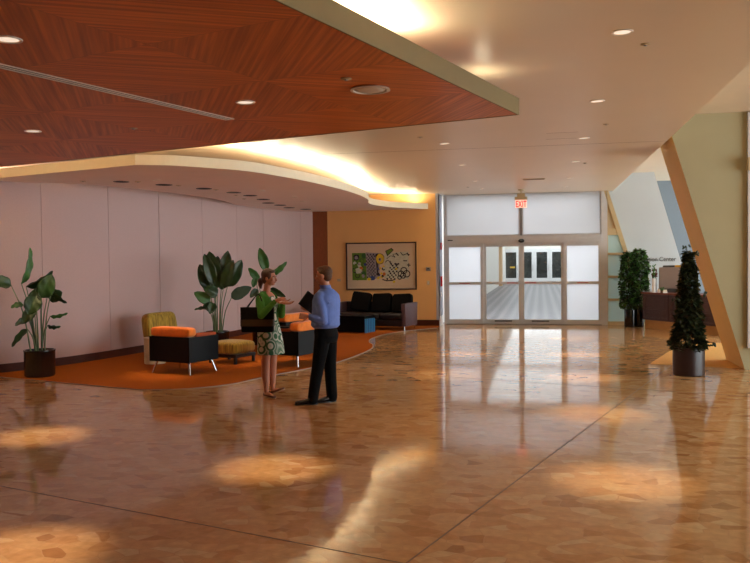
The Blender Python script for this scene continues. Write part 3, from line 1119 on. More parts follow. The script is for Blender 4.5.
# olive tile and scribbles
y = yv()
art.face([art.bm.verts.new((x, y, z)) for x, z in ((0.12, 0.42), (0.30, 0.50), (0.36, 0.44), (0.18, 0.27))], 2)
y = yv()
art.face([art.bm.verts.new((x, y, z)) for x, z in ((0.15, 0.41), (0.29, 0.475), (0.33, 0.435), (0.19, 0.31))], 0)
for i in range(11):
    x, z = rng.uniform(0.2, 0.8), rng.uniform(-0.36, 0.36)
    disc(x, z, rng.uniform(0.05, 0.10), 7, wob=0.3)
for i in range(9):
    for k in range(5):
        if (i + k) % 2 == 0:
            x, z = 0.20 + k * 0.052 + 0.015 * i - 0.05, -0.38 + i * 0.052
            rect(x, x + 0.045, z, z + 0.045, 2, 0.008)
stroke([(0.03, -0.37), (0.15, -0.41), (0.32, -0.4), (0.4, -0.36)], 0.03, 2)
disc(0.36, -0.44, 0.035, 4)
disc(0.43, -0.08, 0.03, 4)
for cx, cz, rr in ((0.64, -0.13, 0.085), (0.56, -0.22, 0.08), (0.72, -0.22, 0.09), (0.62, -0.27, 0.07), (0.52, -0.32, 0.05)):
    stroke([(cx + rr * math.cos(k * PI / 7), cz + rr * math.sin(k * PI / 7)) for k in range(15)], 0.028, 2)
for cx, cz in ((0.44, 0.05), (0.68, 0.14), (0.46, 0.32), (0.76, 0.32), (0.78, 0.02)):
    for k in range(2):
        a_ = rng.uniform(0, PI)
        stroke([(cx - 0.05 * math.cos(a_), cz - 0.05 * math.sin(a_)), (cx + 0.05 * math.cos(a_), cz + 0.05 * math.sin(a_))], 0.026, 2)
stroke(crv([(0.16, 0.2), (0.28, 0.28), (0.4, 0.24), (0.34, 0.32), (0.48, 0.33)], 5), 0.016, 2)
stroke(crv([(0.12, 0.1), (0.2, 0.16), (0.3, 0.02), (0.26, 0.14)], 5), 0.02, 2)
stroke(crv([(0.55, 0.38), (0.62, 0.3), (0.7, 0.33)], 5), 0.024, 2)
art.build('print', pm, t, recalc=False)

# ------------------------------------------------------------------ ceiling fixtures
def ceil_disc(name, x, y, z, r, label, cat, group, parts):
    t = thing(name, label, cat, (x, y, z), 0, group)
    for nm, fn, m in parts:
        fn(MB(), r).build(nm, m, t, True, auto=40)
    return t


def trim_ring(b, r):
    return b.lathe([(r * 0.78, 0.0), (r * 0.80, -0.006), (r, -0.008), (r * 1.02, 0.0)], n=28, cap=False)


def lens_disc(b, r):
    return b.lathe([(r * 0.79, -0.001), (r * 0.5, -0.004)], n=24)


def black_disc(b, r):
    return b.lathe([(r * 0.80, -0.0005), (r * 0.4, -0.0015)], n=24)


LAMP = [('trim_ring', trim_ring, M['white_disc']), ('lens', lens_disc, M['lens'])]
HOLE = [('trim_ring', trim_ring, M['dark_grey']), ('aperture', black_disc, M['hole'])]


def spot(x, y, z, power, size=23, col=(1.0, 0.74, 0.46), blend=1.0, rad=0.05, tilt=(0, 0)):
    l = bpy.data.lights.new('spot', 'SPOT')
    l.energy = power
    l.spot_size = R(size)
    l.spot_blend = blend
    l.color = col
    l.shadow_soft_size = rad
    o = bpy.data.objects.new('lamp_light', l)
    COL.objects.link(o)
    o.location = (x, y, z)
    o.rotation_euler = (R(tilt[0]), R(tilt[1]), 0)
    return o


ORD = ['first', 'second', 'third', 'fourth', 'fifth', 'sixth', 'seventh', 'eighth', 'ninth', 'tenth']
LY = (6.81, 9.71, 12.63, 15.65, 18.78)
SPOT_P = 330
for i, y in enumerate(LY):
    ceil_disc('downlight', 0.66, y, CEIL, 0.085, '%s from the camera of the white downlights along the right row of the beige ceiling' % ORD[i], 'downlight', 'right row of ceiling downlights', LAMP)
    spot(0.66, y, CEIL - 0.02, SPOT_P)
for i, y in enumerate((12.63, 15.57, 18.82, 20.93)):
    ceil_disc('downlight', -1.46, y, CEIL, 0.075, '%s from the camera of the white downlights along the left row of the beige ceiling' % ORD[i], 'downlight', 'left row of ceiling downlights', LAMP)
    spot(-1.46, y, CEIL - 0.02, SPOT_P * 0.8)
ceil_disc('downlight', -3.99, 12.78, CEIL, 0.07, 'white downlight in the bright gap between wood and white canopies', 'downlight', None, LAMP)
ceil_disc('downlight', 0.63, 21.03, CEIL, 0.07, 'small white downlight nearest the right glass transom', 'downlight', None, LAMP)
for (x, y), lb in zip(((-2.52, 6.72), (-5.21, 7.6), (-3.23, 4.48)), ('white downlight in the wood ceiling near the middle, right of the air slot end', 'white downlight far left in the wood ceiling beyond the air slot', 'white downlight at the upper left edge of the photo in the wood ceiling')):
    ceil_disc('downlight', x, y, SOF, 0.085, lb, 'downlight', 'wood ceiling downlights', LAMP)
    spot(x, y, SOF - 0.02, SPOT_P, tilt=(0, -3.5) if x > -3 else (0, 0))
spot(-2.2, 1.6, SOF - 0.02, SPOT_P)
spot(0.66, 3.9, CEIL - 0.02, SPOT_P)
t = thing('ceiling_speaker', 'large round white ceiling speaker in the wood ceiling', 'speaker', (-1.35, 6.47, SOF))
MB().lathe([(0.155, 0), (0.165, -0.012), (0.14, -0.014), (0.135, -0.004)], n=36, cap=False).build('rim', M['white_disc'], t, True, auto=40)
MB().lathe([(0.137, -0.006), (0.08, -0.012), (0.02, -0.014)], n=36).build('grille', M['speaker'], t, True)


def sprinkler(x, y, z, lb, r=0.04):
    t = thing('sprinkler', lb, 'sprinkler', (x, y, z), 0, 'ceiling sprinkler caps')
    MB().lathe([(r, 0), (r * 1.05, -0.005), (r * 0.8, -0.009)], n=20).build('cover_plate', M['tan_panel'], t, True, auto=40)
    MB().lathe([(r * 0.35, -0.008), (r * 0.3, -0.016)], n=12).build('nozzle', M['alu_grey'], t, True, auto=40)


for x, y, lb in ((0.89, 7.24, 'nearest small grey sprinkler cap on the beige ceiling at upper right'), (0.89, 11.4, 'small grey sprinkler cap on the beige ceiling right of the second downlight'), (0.85, 15.94, 'small sprinkler cap on the beige ceiling beside the fourth downlight'), (-1.73, 11.86, 'small sprinkler cap on the beige ceiling left of the wood canopy tip'), (-1.76, 20.32, 'small dark sprinkler cap near the left glass transom')):
    sprinkler(x, y, CEIL, lb)
sprinkler(-1.45, 6.05, SOF, 'sprinkler cap beside the round speaker in the wood ceiling')
sprinkler(-4.12, 7.71, SOF, 'sprinkler cap at the far left of the wood ceiling beyond the air slot')
t = thing('ceiling_air_vent', 'long flat round-ended air vent in the beige ceiling before the doors', 'air vent', (-0.13, 18.78, CEIL))
MB().bx(-0.25, 0.25, -0.09, 0.09, -0.012, 0).build('frame', M['tan_panel'], t, bevel=0.004)
for k in range(4):
    MB().bx(-0.23, 0.23, -0.07 + k * 0.04, -0.05 + k * 0.04, -0.014, -0.012).build('slat', M['brown_can'], t)
# linear slot diffuser in the wood ceiling
pa, pb = V(-4.45, 2.62, SOF), V(-2.97, 7.47, SOF)
dv = pb - pa
t = thing('ceiling_air_slot', 'long thin double air slot running through the wood ceiling', 'air vent', pa, math.atan2(dv.y, dv.x))
Ls = dv.length
f = MB()
for k in (-1, 0, 1):
    f.bx(0, Ls, k * 0.046 - 0.007, k * 0.046 + 0.007, -0.008, 0)
f.bx(-0.01, 0, -0.053, 0.053, -0.008, 0)
f.bx(Ls, Ls + 0.01, -0.053, 0.053, -0.008, 0)
f.build('frame', M['speaker'], t)
for k in (-1, 1):
    MB().bx(0, Ls, k * 0.023 - 0.016, k * 0.023 + 0.016, -0.002, 0).build('slot', M['hole'], t)
# canopy fixtures
for i, (x, y) in enumerate(((-7.02, 12.68), (-6.59, 13.41), (-6.23, 14.33), (-6.02, 15.32), (-5.97, 16.12), (-6.07, 17.22), (-6.33, 18.31), (-6.3, 19.12), (-6.38, 20.09), (-6.16, 20.86))):
    ceil_disc('recessed_light', x, y, SOF, 0.145 if i else 0.13, '%s from the left of the black recessed lights curving along the white canopy' % ORD[i], 'recessed light', 'black recessed lights in the canopy', HOLE)
for (x, y), lb in zip(((-6.34, 12.61), (-5.37, 15.15), (-5.22, 16.83), (-5.42, 18.13)), ('leftmost small white disc under the white canopy', 'second small white disc under the white canopy', 'third small white disc under the white canopy', 'farthest small white disc under the white canopy')):
    ceil_disc('canopy_downlight', x, y, SOF, 0.07, lb, 'downlight', 'small white canopy lights', [('trim_ring', trim_ring, M['white_disc']), ('lens', lens_disc, M['white_disc'])])
for (x, y), lb in zip(((-7.57, 12.39), (-6.75, 12.75), (-6.4, 13.6), (-6.1, 14.6), (-6.2, 15.9), (-6.4, 16.9)), ('leftmost', 'second', 'third', 'fourth', 'fifth', 'farthest')):
    sprinkler(x, y, SOF, '%s of the small brown sprinkler caps beside the black canopy lights' % lb, 0.05)


# ------------------------------------------------------------------ plants
def leaf_mesh(base, tip, w, up_hint, droop=0.1, fold=0.25, n=12, m=5, start=0.0, twist=0.0):
    """paddle leaf: midrib curve, blade folded along it"""
    base, tip = Vector(base), Vector(tip)
    ax = tip - base
    L_ = ax.length
    axn = ax.normalized()
    side = axn.cross(Vector(up_hint))
    if side.length < 1e-3:
        side = axn.cross(V(1, 0, 0))
    side.normalize()
    nor = side.cross(axn).normalized()
    side = (Matrix.Rotation(twist, 3, axn) @ side)
    nor = (Matrix.Rotation(twist, 3, axn) @ nor)
    b = MB()
    grid = []
    for i in range(n + 1):
        t_ = i / n
        c = base + ax * t_ + nor * (math.sin(t_ * PI) * droop * L_ * 0.5)
        wid = w * (math.sin(PI * min(1, t_ ** 0.75 * 0.985 + 0.012)) ** 0.62)
        row = []
        for k in range(-m, m + 1):
            q = k / m
            wav = 0.012 * math.sin(t_ * 17 + k) * abs(q)
            row.append(c + side * (q * wid / 2) + nor * (abs(q) * wid * fold + wav))
        grid.append(row)
    th = 0.0025
    top = [[b.bm.verts.new(p + nor * th) for p in r] for r in grid]
    bot = [[b.bm.verts.new(p - nor * th) for p in r] for r in grid]
    for i in range(n):
        for k in range(2 * m):
            b.face([top[i][k], top[i + 1][k], top[i + 1][k + 1], top[i][k + 1]])
            b.face([bot[i][k + 1], bot[i + 1][k + 1], bot[i + 1][k], bot[i][k]])
        for k in (0, 2 * m):
            b.face([top[i][k], bot[i][k], bot[i + 1][k], top[i + 1][k]])
    b.tube([base + ax * (i / 8) + nor * (math.sin(i / 8 * PI) * droop * L_ * 0.5 - 0.003) for i in range(9)], [0.008 * (1 - 0.8 * i / 8) for i in range(9)], 6)
    return b


def big_plant(loc, rz, label, leaves, pot_r=0.235, pot_h=0.43, soil=True):
    t = thing('potted_strelitzia', label, 'potted plant', loc, rz, 'paddle-leaved lounge plants')
    MB().lathe([(pot_r * 0.93, 0.0), (pot_r, 0.02), (pot_r * 1.02, pot_h - 0.03), (pot_r * 1.05, pot_h - 0.02), (pot_r * 1.05, pot_h), (pot_r * 0.93, pot_h), (pot_r * 0.92, pot_h - 0.06), (0.02, pot_h - 0.065)], n=36).build('pot', M['black_pot'], t, True, auto=35)
    MB().lathe([(pot_r * 0.93, pot_h - 0.05), (pot_r * 0.5, pot_h - 0.035), (0.02, pot_h - 0.03)], n=24).build('soil', M['soil'], t, True)
    rg = random.Random(hash(label) % 1000 if False else len(label))
    for (bx, bz, tx, tz, w, by, ty, mt, twist, fold) in leaves:
        base = V(bx, by, bz)
        tip = V(tx, ty, tz)
        lf = leaf_mesh(base, tip, w, (0, -1, 0.15), 0.10, fold, twist=R(twist)).build('leaf', M[mt], t, True)
        root = V(max(-0.12, min(0.12, bx * 0.25)) + rg.uniform(-.03, .03), rg.uniform(-.06, .06), pot_h - 0.05)
        mid = root.lerp(base, 0.55) + V(-bx * 0.12, 0, 0.04)
        pts = crv([root, mid, base], 6)
        MB().tube(pts, [0.013 - 0.006 * i / (len(pts) - 1) for i in range(len(pts))], 8).build('stem', M['stem'], lf, True)
    return t


def LP(px, py, ox, oy, k):
    return ((px - ox) / k, (oy - py) / k)


def mk(rows, ox, oy, k):
    out = []
    for (bx, by, tx, ty, w, bd, td, mt, tw, fo_) in rows:
        a_ = LP(bx, by, ox, oy, k)
        c_ = LP(tx, ty, ox, oy, k)
        out.append((a_[0], a_[1], c_[0], c_[1], w / k, bd, td, mt, tw, fo_))
    return out


# leaf rows: stem-end and tip as offsets measured on each plant (62, 50, 46 units to the metre)
rows1 = [(24.3, 283, 32.4, 247, 9, 0.0, 0.05, 'leaf_light', 55, 0.35), (15, 284, -4, 278, 13, -0.05, -0.15, 'leaf', 20, 0.15), (28, 286, 53, 270.5, 12, 0.1, 0.1, 'leaf', 62, 0.25),
         (43, 297, 53, 274.5, 17, -0.1, -0.05, 'leaf', 5, 0.1), (48, 296, 62, 292, 15, 0.0, -0.02, 'leaf', 25, 0.2), (52, 291, 66.5, 303, 6, -0.05, -0.1, 'leaf', 40, 0.2),
         (38, 296, 31, 313, 17, -0.12, -0.22, 'leaf', -5, 0.15), (36, 308, 26, 322, 12, -0.1, -0.2, 'leaf', 10, 0.2), (50.5, 316, 67, 313, 5, -0.1, -0.12, 'leaf_light', 50, 0.25),
         (48, 325, 60.5, 326, 5, -0.12, -0.2, 'leaf', 45, 0.3), (29, 328, 15, 345, 7, -0.05, -0.12, 'leaf', 25, 0.2), (26, 303.5, 15, 306, 7, -0.1, -0.15, 'leaf_light', 30, 0.2), (30, 318, 18, 324, 7, 0.0, -0.1, 'leaf', 15, 0.3), (42, 290, 30, 303, 12, 0.05, -0.05, 'leaf', 0, 0.1)]
W1 = V(-7.96, 11.66, 0.008)
big_plant(W1, R(30), 'tall paddle-leaved plant in a black pot at the far left of the fabric wall', mk(rows1, 39.5, 376, 62))
rows2 = [(211, 291, 201.5, 266, 14, 0.05, 0.1, 'leaf', 0, 0.12), (217, 290, 211, 253.5, 17, 0.0, 0.05, 'leaf', 0, 0.1), (222, 291, 229, 253, 16, 0.05, 0.05, 'leaf', 0, 0.1), (224, 289, 234, 262, 13, -0.05, -0.08, 'leaf', -12, 0.15), (228, 288, 242, 262, 14, 0.0, 0.0, 'leaf', 12, 0.12),
         (214, 285, 206, 256, 12, -0.06, -0.06, 'leaf', 8, 0.2), (218, 296, 205, 289, 12, -0.1, -0.16, 'leaf', 10, 0.15), (231.5, 299, 251, 289, 12, -0.1, -0.15, 'leaf_blue', -10, 0.05), (210.5, 303, 196, 293, 11, -0.1, -0.15, 'leaf_light', 5, 0.12), (214, 309, 204, 306, 10, -0.1, -0.15, 'leaf', 10, 0.2),
         (209, 309, 196, 310, 4, -0.1, -0.1, 'leaf', 30, 0.3), (214, 304, 210, 314, 9, -0.12, -0.2, 'leaf', 0, 0.2), (217, 275, 219, 258, 10, 0.08, 0.1, 'leaf', 0, 0.1)]
big_plant(V(-6.36, 15.15, 0.008), R(24), 'lush broad-leaved plant in a black pot behind the ottoman', mk(rows2, 217, 353, 49))
rows3 = [(270.7, 269, 264.5, 245.5, 10.5, 0.0, 0.05, 'leaf_light', 5, 0.12), (276.5, 273, 292, 260, 7, 0.0, 0.0, 'leaf_light', 35, 0.2), (263, 279, 253, 266, 8, 0.0, 0.0, 'leaf_light', 8, 0.12), (275, 287, 290, 296, 7, -0.1, -0.15, 'leaf', 20, 0.2), (262, 288, 254, 296, 7, -0.1, -0.15, 'leaf', 10, 0.2), (260, 276, 257, 286, 6, -0.05, -0.05, 'leaf_light', 0, 0.2)]
big_plant(V(-5.95, 16.75, 0.008), R(21), 'paddle-leaved plant rising behind the woman in green', mk(rows3, 267, 345, 47))


def leafy(name, label, loc, pot, prof, n, leaf, size, mts, seed, pot_m, group=None):
    """bushy column: prof = list of (z, radius)"""
    t = thing(name, label, 'potted plant', loc, 0, group)
    pr, ph = pot
    MB().lathe([(pr * 0.94, 0), (pr, 0.015), (pr, ph - 0.015), (pr * 0.98, ph), (pr * 0.88, ph), (pr * 0.86, ph - 0.05), (0.02, ph - 0.055)], n=32).build('pot', pot_m, t, True, auto=35)
    MB().lathe([(pr * 0.87, ph - 0.045), (0.02, ph - 0.03)], n=20).build('soil', M['soil'], t, True)
    rg = random.Random(seed)
    b = MB()
    z0, z1 = prof[0][0], prof[-1][0]

    def rad(z):
        for (za, ra), (zb, rb) in zip(prof[:-1], prof[1:]):
            if za <= z <= zb:
                return ra + (rb - ra) * (z - za) / (zb - za)
        return prof[-1][1]
    for i in range(n):
        z = z0 + (z1 - z0) * rg.random()
        rr = rad(z)
        if rg.random() > 0.35 + rr / max(r for _, r in prof):
            continue
        a_ = rg.uniform(0, 2 * PI)
        q = rr * (0.45 + 0.6 * math.sqrt(rg.random())) * (1 + 0.12 * math.sin(a_ * 3 + z * 9))
        c = V(q * math.cos(a_), q * math.sin(a_), z)
        out = V(math.cos(a_ + rg.uniform(-.9, .9)), math.sin(a_ + rg.uniform(-.9, .9)), rg.uniform(-0.7, 0.6)).normalized()
        sd = out.cross(V(0, 0, 1)).normalized()
        nn = sd.cross(out)
        sd = (Matrix.Rotation(rg.uniform(-.7, .7), 3, out) @ sd)
        s_ = size * rg.uniform(0.65, 1.25)
        mi = 0 if rg.random() < 0.6 else 1
        p = [c, c + out * s_ * 0.3 + sd * s_ * 0.34, c + out * s_ * 0.7 + sd * s_ * 0.27, c + out * s_ - nn * s_ * 0.15, c + out * s_ * 0.7 - sd * s_ * 0.27, c + out * s_ * 0.3 - sd * s_ * 0.34]
        mid = c + out * s_ * 0.5 - nn * s_ * 0.12
        vs = [b.bm.verts.new(x) for x in p]
        mv = b.bm.verts.new(mid)
        for k in range(6):
            b.face([mv, vs[k], vs[(k + 1) % 6]], mi)
    b.build('foliage', mts, t, recalc=False)
    st = MB()
    for k in range(7):
        a_ = k * 2 * PI / 7
        pts = [V(0.3 * pr * math.cos(a_), 0.3 * pr * math.sin(a_), ph - 0.05)]
        for j in range(1, 5):
            z = ph + (z1 - ph) * j / 4.3
            pts.append(V(rad(z) * 0.4 * math.cos(a_ + j * 0.5), rad(z) * 0.4 * math.sin(a_ + j * 0.5), z))
        st.tube(crv(pts, 4), 0.007, 6)
    st.build('stem', M['twig'], t, True)
    return t


tp = leafy('ivy_column', 'dark cone of climbing ivy in a brown pot beside the leaning cream wall', (2.24, 13.12, 0), (0.235, 0.43), [(0.40, 0.22), (0.52, 0.23), (0.70, 0.18), (0.9, 0.155), (1.15, 0.125), (1.4, 0.095), (1.65, 0.055), (1.90, 0.02)], 3000, 'ivy', 0.085, [M['ivy'], M['ivy_b']], 3, M['brown_pot'])
# a few loose runners
b = MB()
for (tx, ty, tz) in ((0.36, -0.1, 0.50), (-0.05, -0.05, 1.97), (0.12, 0.0, 1.88), (-0.2, -0.1, 1.15), (0.24, 0.0, 1.25)):
    pts = crv([(tx * 0.3, ty * 0.3, tz - 0.12), (tx * 0.7, ty * 0.7, tz + 0.0), (tx, ty, tz)], 5)
    b.tube(pts, 0.004, 5)
    for q in range(4):
        c = V(tx, ty, tz) + V(random.uniform(-.05, .05), random.uniform(-.05, .05), random.uniform(-.03, .03))
        b.ell(c, (0.028, 0.006, 0.018), Matrix.Rotation(random.uniform(0, 3), 3, 'Y'), 8)
b.build('runner', M['ivy'], tp, True)
leafy('ficus_column', 'left of two bright leafy columns in black pots beside the desk', (2.30, 22.12, 0), (0.13, 0.46), [(0.48, 0.16), (0.9, 0.21), (1.5, 0.20), (1.85, 0.16), (1.97, 0.06)], 2200, 'ficus', 0.085, [M['ficus'], M['ivy']], 5, M['black_pot'], 'leafy columns beside the desk')
leafy('ficus_column', 'right of two bright leafy columns in black pots, touching the desk end', (2.56, 22.26, 0), (0.13, 0.46), [(0.48, 0.16), (0.9, 0.20), (1.5, 0.22), (1.9, 0.17), (2.04, 0.07)], 2200, 'ficus', 0.085, [M['ficus'], M['ivy']], 6, M['black_pot'], 'leafy columns beside the desk')

# ------------------------------------------------------------------ armchairs
def armchair(label, loc, rz, lit=True):
    """back towards -y, open front towards +y"""
    t = thing('cube_armchair', label, 'armchair', loc, rz, 'black box armchairs with orange cushions')
    w, d, z0, z1 = 0.86, 0.72, 0.20, 0.61
    th = 0.045
    MB().bx(-w / 2, w / 2, -d / 2, -d / 2 + th, z0, z1).build('back_panel', M['black_leather'], t, bevel=0.006)
    for sgn in (-1, 1):
        xa = sgn * (w / 2 - th / 2)
        MB().bx(xa - th / 2, xa + th / 2, -d / 2 + th, d / 2, z0, z1).build('side_panel', M['black_leather'], t, bevel=0.006)
    MB().bx(-w / 2 + th, w / 2 - th, -d / 2 + th, d / 2 - 0.01, z0, z0 + 0.06).build('seat_deck', M['black_leather'], t)
    MB().cushion((0, 0.04, z0 + 0.06 + 0.09), (w - 2 * th - 0.01, d - th - 0.03, 0.18), crown=0.2).build('seat_cushion', M['orange'], t, True)
    for sgn in (-1, 1):
        xa = sgn * (w / 2 - 0.07)
        MB().cushion((xa, 0.08, z1 + 0.02), (0.13, d - 0.22, 0.06), crown=0.2).build('arm_pad', M['rust'], t, True)
    b = MB()
    b.cushion((0, -d / 2 + 0.105, z1 + 0.075), (w - 0.02, 0.20, 0.17), crown=0.1)
    b.build('back_bolster', M['orange'], t, True)
    MB().cushion((0, -d / 2 + 0.12, z1 - 0.12), (w - 2 * th - 0.02, 0.15, 0.26), crown=0.1).build('back_cushion', M['orange'], t, True)
    for sxn in (-1, 1):
        for syn in (-1, 1):
            top = V(sxn * (w / 2 - 0.09), syn * (d / 2 - 0.09), z0)
            ft = V(sxn * (w / 2 - 0.03), syn * (d / 2 - 0.04), 0.0)
            b = MB()
            b.tube([top, ft], [0.021, 0.016], 12)
            b.build('leg', M['chrome'], t, True, auto=40)
    return t


A0 = V(-5.80, 12.43, 0.008)
armchair('black box armchair seen from behind, nearest the marble floor, left of the woman', A0, R(GR))
Bc = V(-4.03, 13.16, 0.008) - E1 * 0.36 + E2 * 0.40
armchair('black box armchair between the woman and the man, orange bolster on its right', Bc, R(GR + 90))
Cc = V(-4.85, 15.2, 0.008) - E1 * 0.40 + E2 * 0.35
armchair('black box armchair farthest back, hidden behind the woman', Cc, R(GR + 90))
t = thing('serving_tray', 'flat black tray lying on the arm of the middle armchair', 'tray', Bc - E1 * 0.13 - E2 * 0.33 + V(0, 0, 0.664), R(GR + 8))
MB().bx(-0.27, 0.27, -0.13, 0.13, 0.0, 0.012).build('plate', M['black'], t, bevel=0.004)
rim = MB()
for q in ((-0.27, 0.27, -0.13, -0.12), (-0.27, 0.27, 0.12, 0.13), (-0.27, -0.26, -0.12, 0.12), (0.26, 0.27, -0.12, 0.12)):
    rim.bx(q[0], q[1], q[2], q[3], 0.012, 0.028)
rim.build('rim', M['black'], t)

# olive slipper chair, faces along E1
oc = V(-6.97, 14.40, 0.008)
t = thing('slipper_chair', 'olive gold velvet slipper chair with a high back by the fabric wall', 'chair', oc, R(GR))
bk = MB()
rot = Matrix.Rotation(R(-9), 3, 'Y')
bk.cushion((-0.30, 0, 0.56), (0.20, 0.80, 0.60), rot, crown=0.08)
bk.build('backrest', M['olive'], t, True)
MB().cushion((0.07, 0, 0.34), (0.64, 0.72, 0.20), crown=0.15).build('seat', M['olive'], t, True)
MB().bx(-0.36, 0.36, -0.33, 0.33, 0.17, 0.24).build('seat_frame', M['dark_wood'], t, bevel=0.006)
for sxn in (-1, 1):
    for syn in (-1, 1):
        MB().tube([(sxn * 0.32, syn * 0.29, 0.18), (sxn * 0.34, syn * 0.31, 0.0)], [0.028, 0.02], 8).build('leg', M['dark_wood'], t, True, auto=40)
# cream drum table
t = thing('drum_table', 'cream drum side table on the carpet behind the black armchair', 'side table', (-6.83, 13.42, 0.008))
MB().lathe([(0.185, 0.0), (0.19, 0.03), (0.19, 0.43), (0.185, 0.44)], n=40).build('drum', M['cream_drum'], t, True, auto=35)
MB().lathe([(0.195, 0.44), (0.20, 0.45), (0.20, 0.465), (0.19, 0.472)], n=40).build('tabletop', M['cream_drum'], t, True, auto=35)
# ottoman
ow, od = 0.62, 0.58
oc = V(-5.31, 13.41, 0.008) + E2 * (od / 2) - E1 * (ow / 2) + E1 * 0.03
t = thing('ottoman', 'square olive gold velvet ottoman on dark wood legs', 'ottoman', oc, R(GR))
MB().cushion((0, 0, 0.275), (ow + 0.03, od + 0.03, 0.25), crown=0.22).build('cushion', M['olive'], t, True)
MB().bx(-ow / 2, ow / 2, -od / 2, od / 2, 0.11, 0.165).build('frame', M['dark_wood'], t, bevel=0.005)
for sxn in (-1, 1):
    for syn in (-1, 1):
        MB().box((sxn * (ow / 2 - 0.03), syn * (od / 2 - 0.03), 0.055), (0.045, 0.045, 0.11)).build('leg', M['dark_wood'], t, bevel=0.003)

# ------------------------------------------------------------------ sofa
sr = R(-12.5)
ex, ey = V(math.cos(sr), math.sin(sr), 0), V(-math.sin(sr), math.cos(sr), 0)
SW, SD = 2.15, 0.86
so = V(-3.49, 20.39, 0.008) - ex * (SW / 2 - 0.10) + ey * SD / 2
t = thing('sofa', 'dark brown leather sofa with chrome legs against the tan wall', 'sofa', so, sr)
for sgn in (-1, 1):
    xa = sgn * (SW / 2 - 0.06)
    b = MB()
    zt = 0.69
    yb, yf = SD / 2, -SD / 2
    prof_ = [(yf + 0.03, 0.10), (yb - 0.02, 0.10), (yb + 0.02, zt + 0.01), (yf - 0.02, zt)]
    va = [b.bm.verts.new((xa - 0.06, y_, z_)) for y_, z_ in prof_]
    vb = [b.bm.verts.new((xa + 0.06, y_, z_)) for y_, z_ in prof_]
    b.face(va)
    b.face(list(reversed(vb)))
    for i in range(4):
        j = (i + 1) % 4
        b.face([va[i], va[j], vb[j], vb[i]])
    b.build('armrest', M['sofa_lit'], t, bevel=0.018, smooth=True, auto=45)
MB().bx(-SW / 2 + 0.12, SW / 2 - 0.12, -SD / 2 + 0.03, SD / 2 - 0.02, 0.10, 0.26).build('base', M['sofa'], t, bevel=0.012)
iw = (SW - 0.24) / 3
for k in range(3):
    MB().cushion((-SW / 2 + 0.12 + iw * (k + 0.5), -0.04, 0.345), (iw - 0.005, SD - 0.12, 0.19), crown=0.12).build('seat_cushion', M['sofa'], t, True)
b = MB()
b.box((0, SD / 2 - 0.09, 0.47), (SW - 0.24, 0.14, 0.46), Matrix.Rotation(R(-6), 3, 'X'))
b.build('backrest', M['sofa'], t, bevel=0.03, smooth=True, auto=50)
for sxn in (-1, 1):
    for syn in (-1, 1):
        MB().tube([(sxn * (SW / 2 - 0.06), syn * (SD / 2 - 0.07), 0.11), (sxn * (SW / 2 - 0.06), syn * (SD / 2 - 0.06), 0.0)], 0.018, 10).build('leg', M['chrome'], t, True, auto=40)
for k, (xx, yy, zz, tilt, lb) in enumerate(((-0.42, 0.10, 0.71, 6, 'leftmost large black cushion on the sofa, tilted'), (0.17, 0.16, 0.68, -2, 'middle black cushion on the sofa'), (0.76, 0.15, 0.67, -3, 'right black cushion on the sofa beside its arm'))):
    rot = Matrix.Rotation(R(tilt), 3, 'Y') @ Matrix.Rotation(R(-16), 3, 'X')
    p = so + ex * xx + ey * yy + V(0, 0, zz)
    c = MB()
    c.cushion((0, 0, 0), (0.54, 0.17, 0.50), rot, crown=0.0, e=0.13)
    o = c.build('sofa_cushion', M['pillow'], None, True)
    o.location = p
    o.rotation_euler = (0, 0, sr)
    tag(o, lb, 'cushion', 'black sofa cushions')

# bench table with a blue striped end
bl, bd_, bh = 1.45, 0.55, 0.42
br = R(-14)
bx1, by1 = V(math.cos(br), math.sin(br), 0), V(-math.sin(br), math.cos(br), 0)
bo = V(-4.28, 19.6, 0.008) - bx1 * bl / 2 + by1 * bd_ / 2
t = thing('bench_table', 'low black bench table with a blue striped end panel before the sofa', 'coffee table', bo, br)
MB().bx(-bl / 2, bl / 2 - 0.02, -bd_ / 2, bd_ / 2, bh - 0.07, bh).build('tabletop', M['black_leather'], t, bevel=0.006)
MB().bx(-bl / 2 + 0.05, bl / 2 - 0.03, -bd_ / 2 + 0.02, bd_ / 2 - 0.04, 0.02, bh - 0.07).build('body', M['black_leather'], t)
MB().bx(bl / 2 - 0.03, bl / 2, -bd_ / 2 - 0.005, bd_ / 2 + 0.005, 0.0, bh - 0.07).build('end_panel', M['blue_stripe'], t, bevel=0.004)

# ------------------------------------------------------------------ information desk
dd = V(1.29, -2.09, 0).normalized()
da = math.atan2(dd.y, dd.x)
DL = 3.0
t = thing('information_desk', 'panelled plum brown reception desk with a golden plinth', 'desk', (2.60, 21.83, 0), da)
# local: x along the front, +y away from the viewer's side
DH = 0.93
MB().bx(0, DL, 0.0, 0.66, 0.22, DH - 0.045).build('body', M['desk'], t, bevel=0.004)
MB().bx(0.05, DL - 0.05, 0.035, 0.62, 0.0, 0.22).build('plinth', M['desk_base'], t)
MB().bx(-0.03, DL + 0.03, -0.04, 0.70, DH - 0.045, DH).build('worktop', M['desk_top'], t, bevel=0.006)
for k in range(3):
    xa, xb = 0.06 + k * 0.98, 0.06 + k * 0.98 + 0.92
    b = MB()
    b.bx(xa, xb, -0.018, 0.0, 0.80, 0.875)
    b.bx(xa, xb, -0.018, 0.0, 0.44, 0.50)
    b.bx(xa, xb, -0.018, 0.0, 0.235, 0.29)
    b.bx(xa, xa + 0.07, -0.018, 0.0, 0.29, 0.80)
    b.bx(xb - 0.07, xb, -0.018, 0.0, 0.29, 0.80)
    b.bx(xa + 0.12, xb - 0.12, -0.010, 0.0, 0.54, 0.76)
    b.bx(xa + 0.12, xb - 0.12, -0.010, 0.0, 0.32, 0.41)
    b.build('front_panel', M['desk'], t, bevel=0.004)


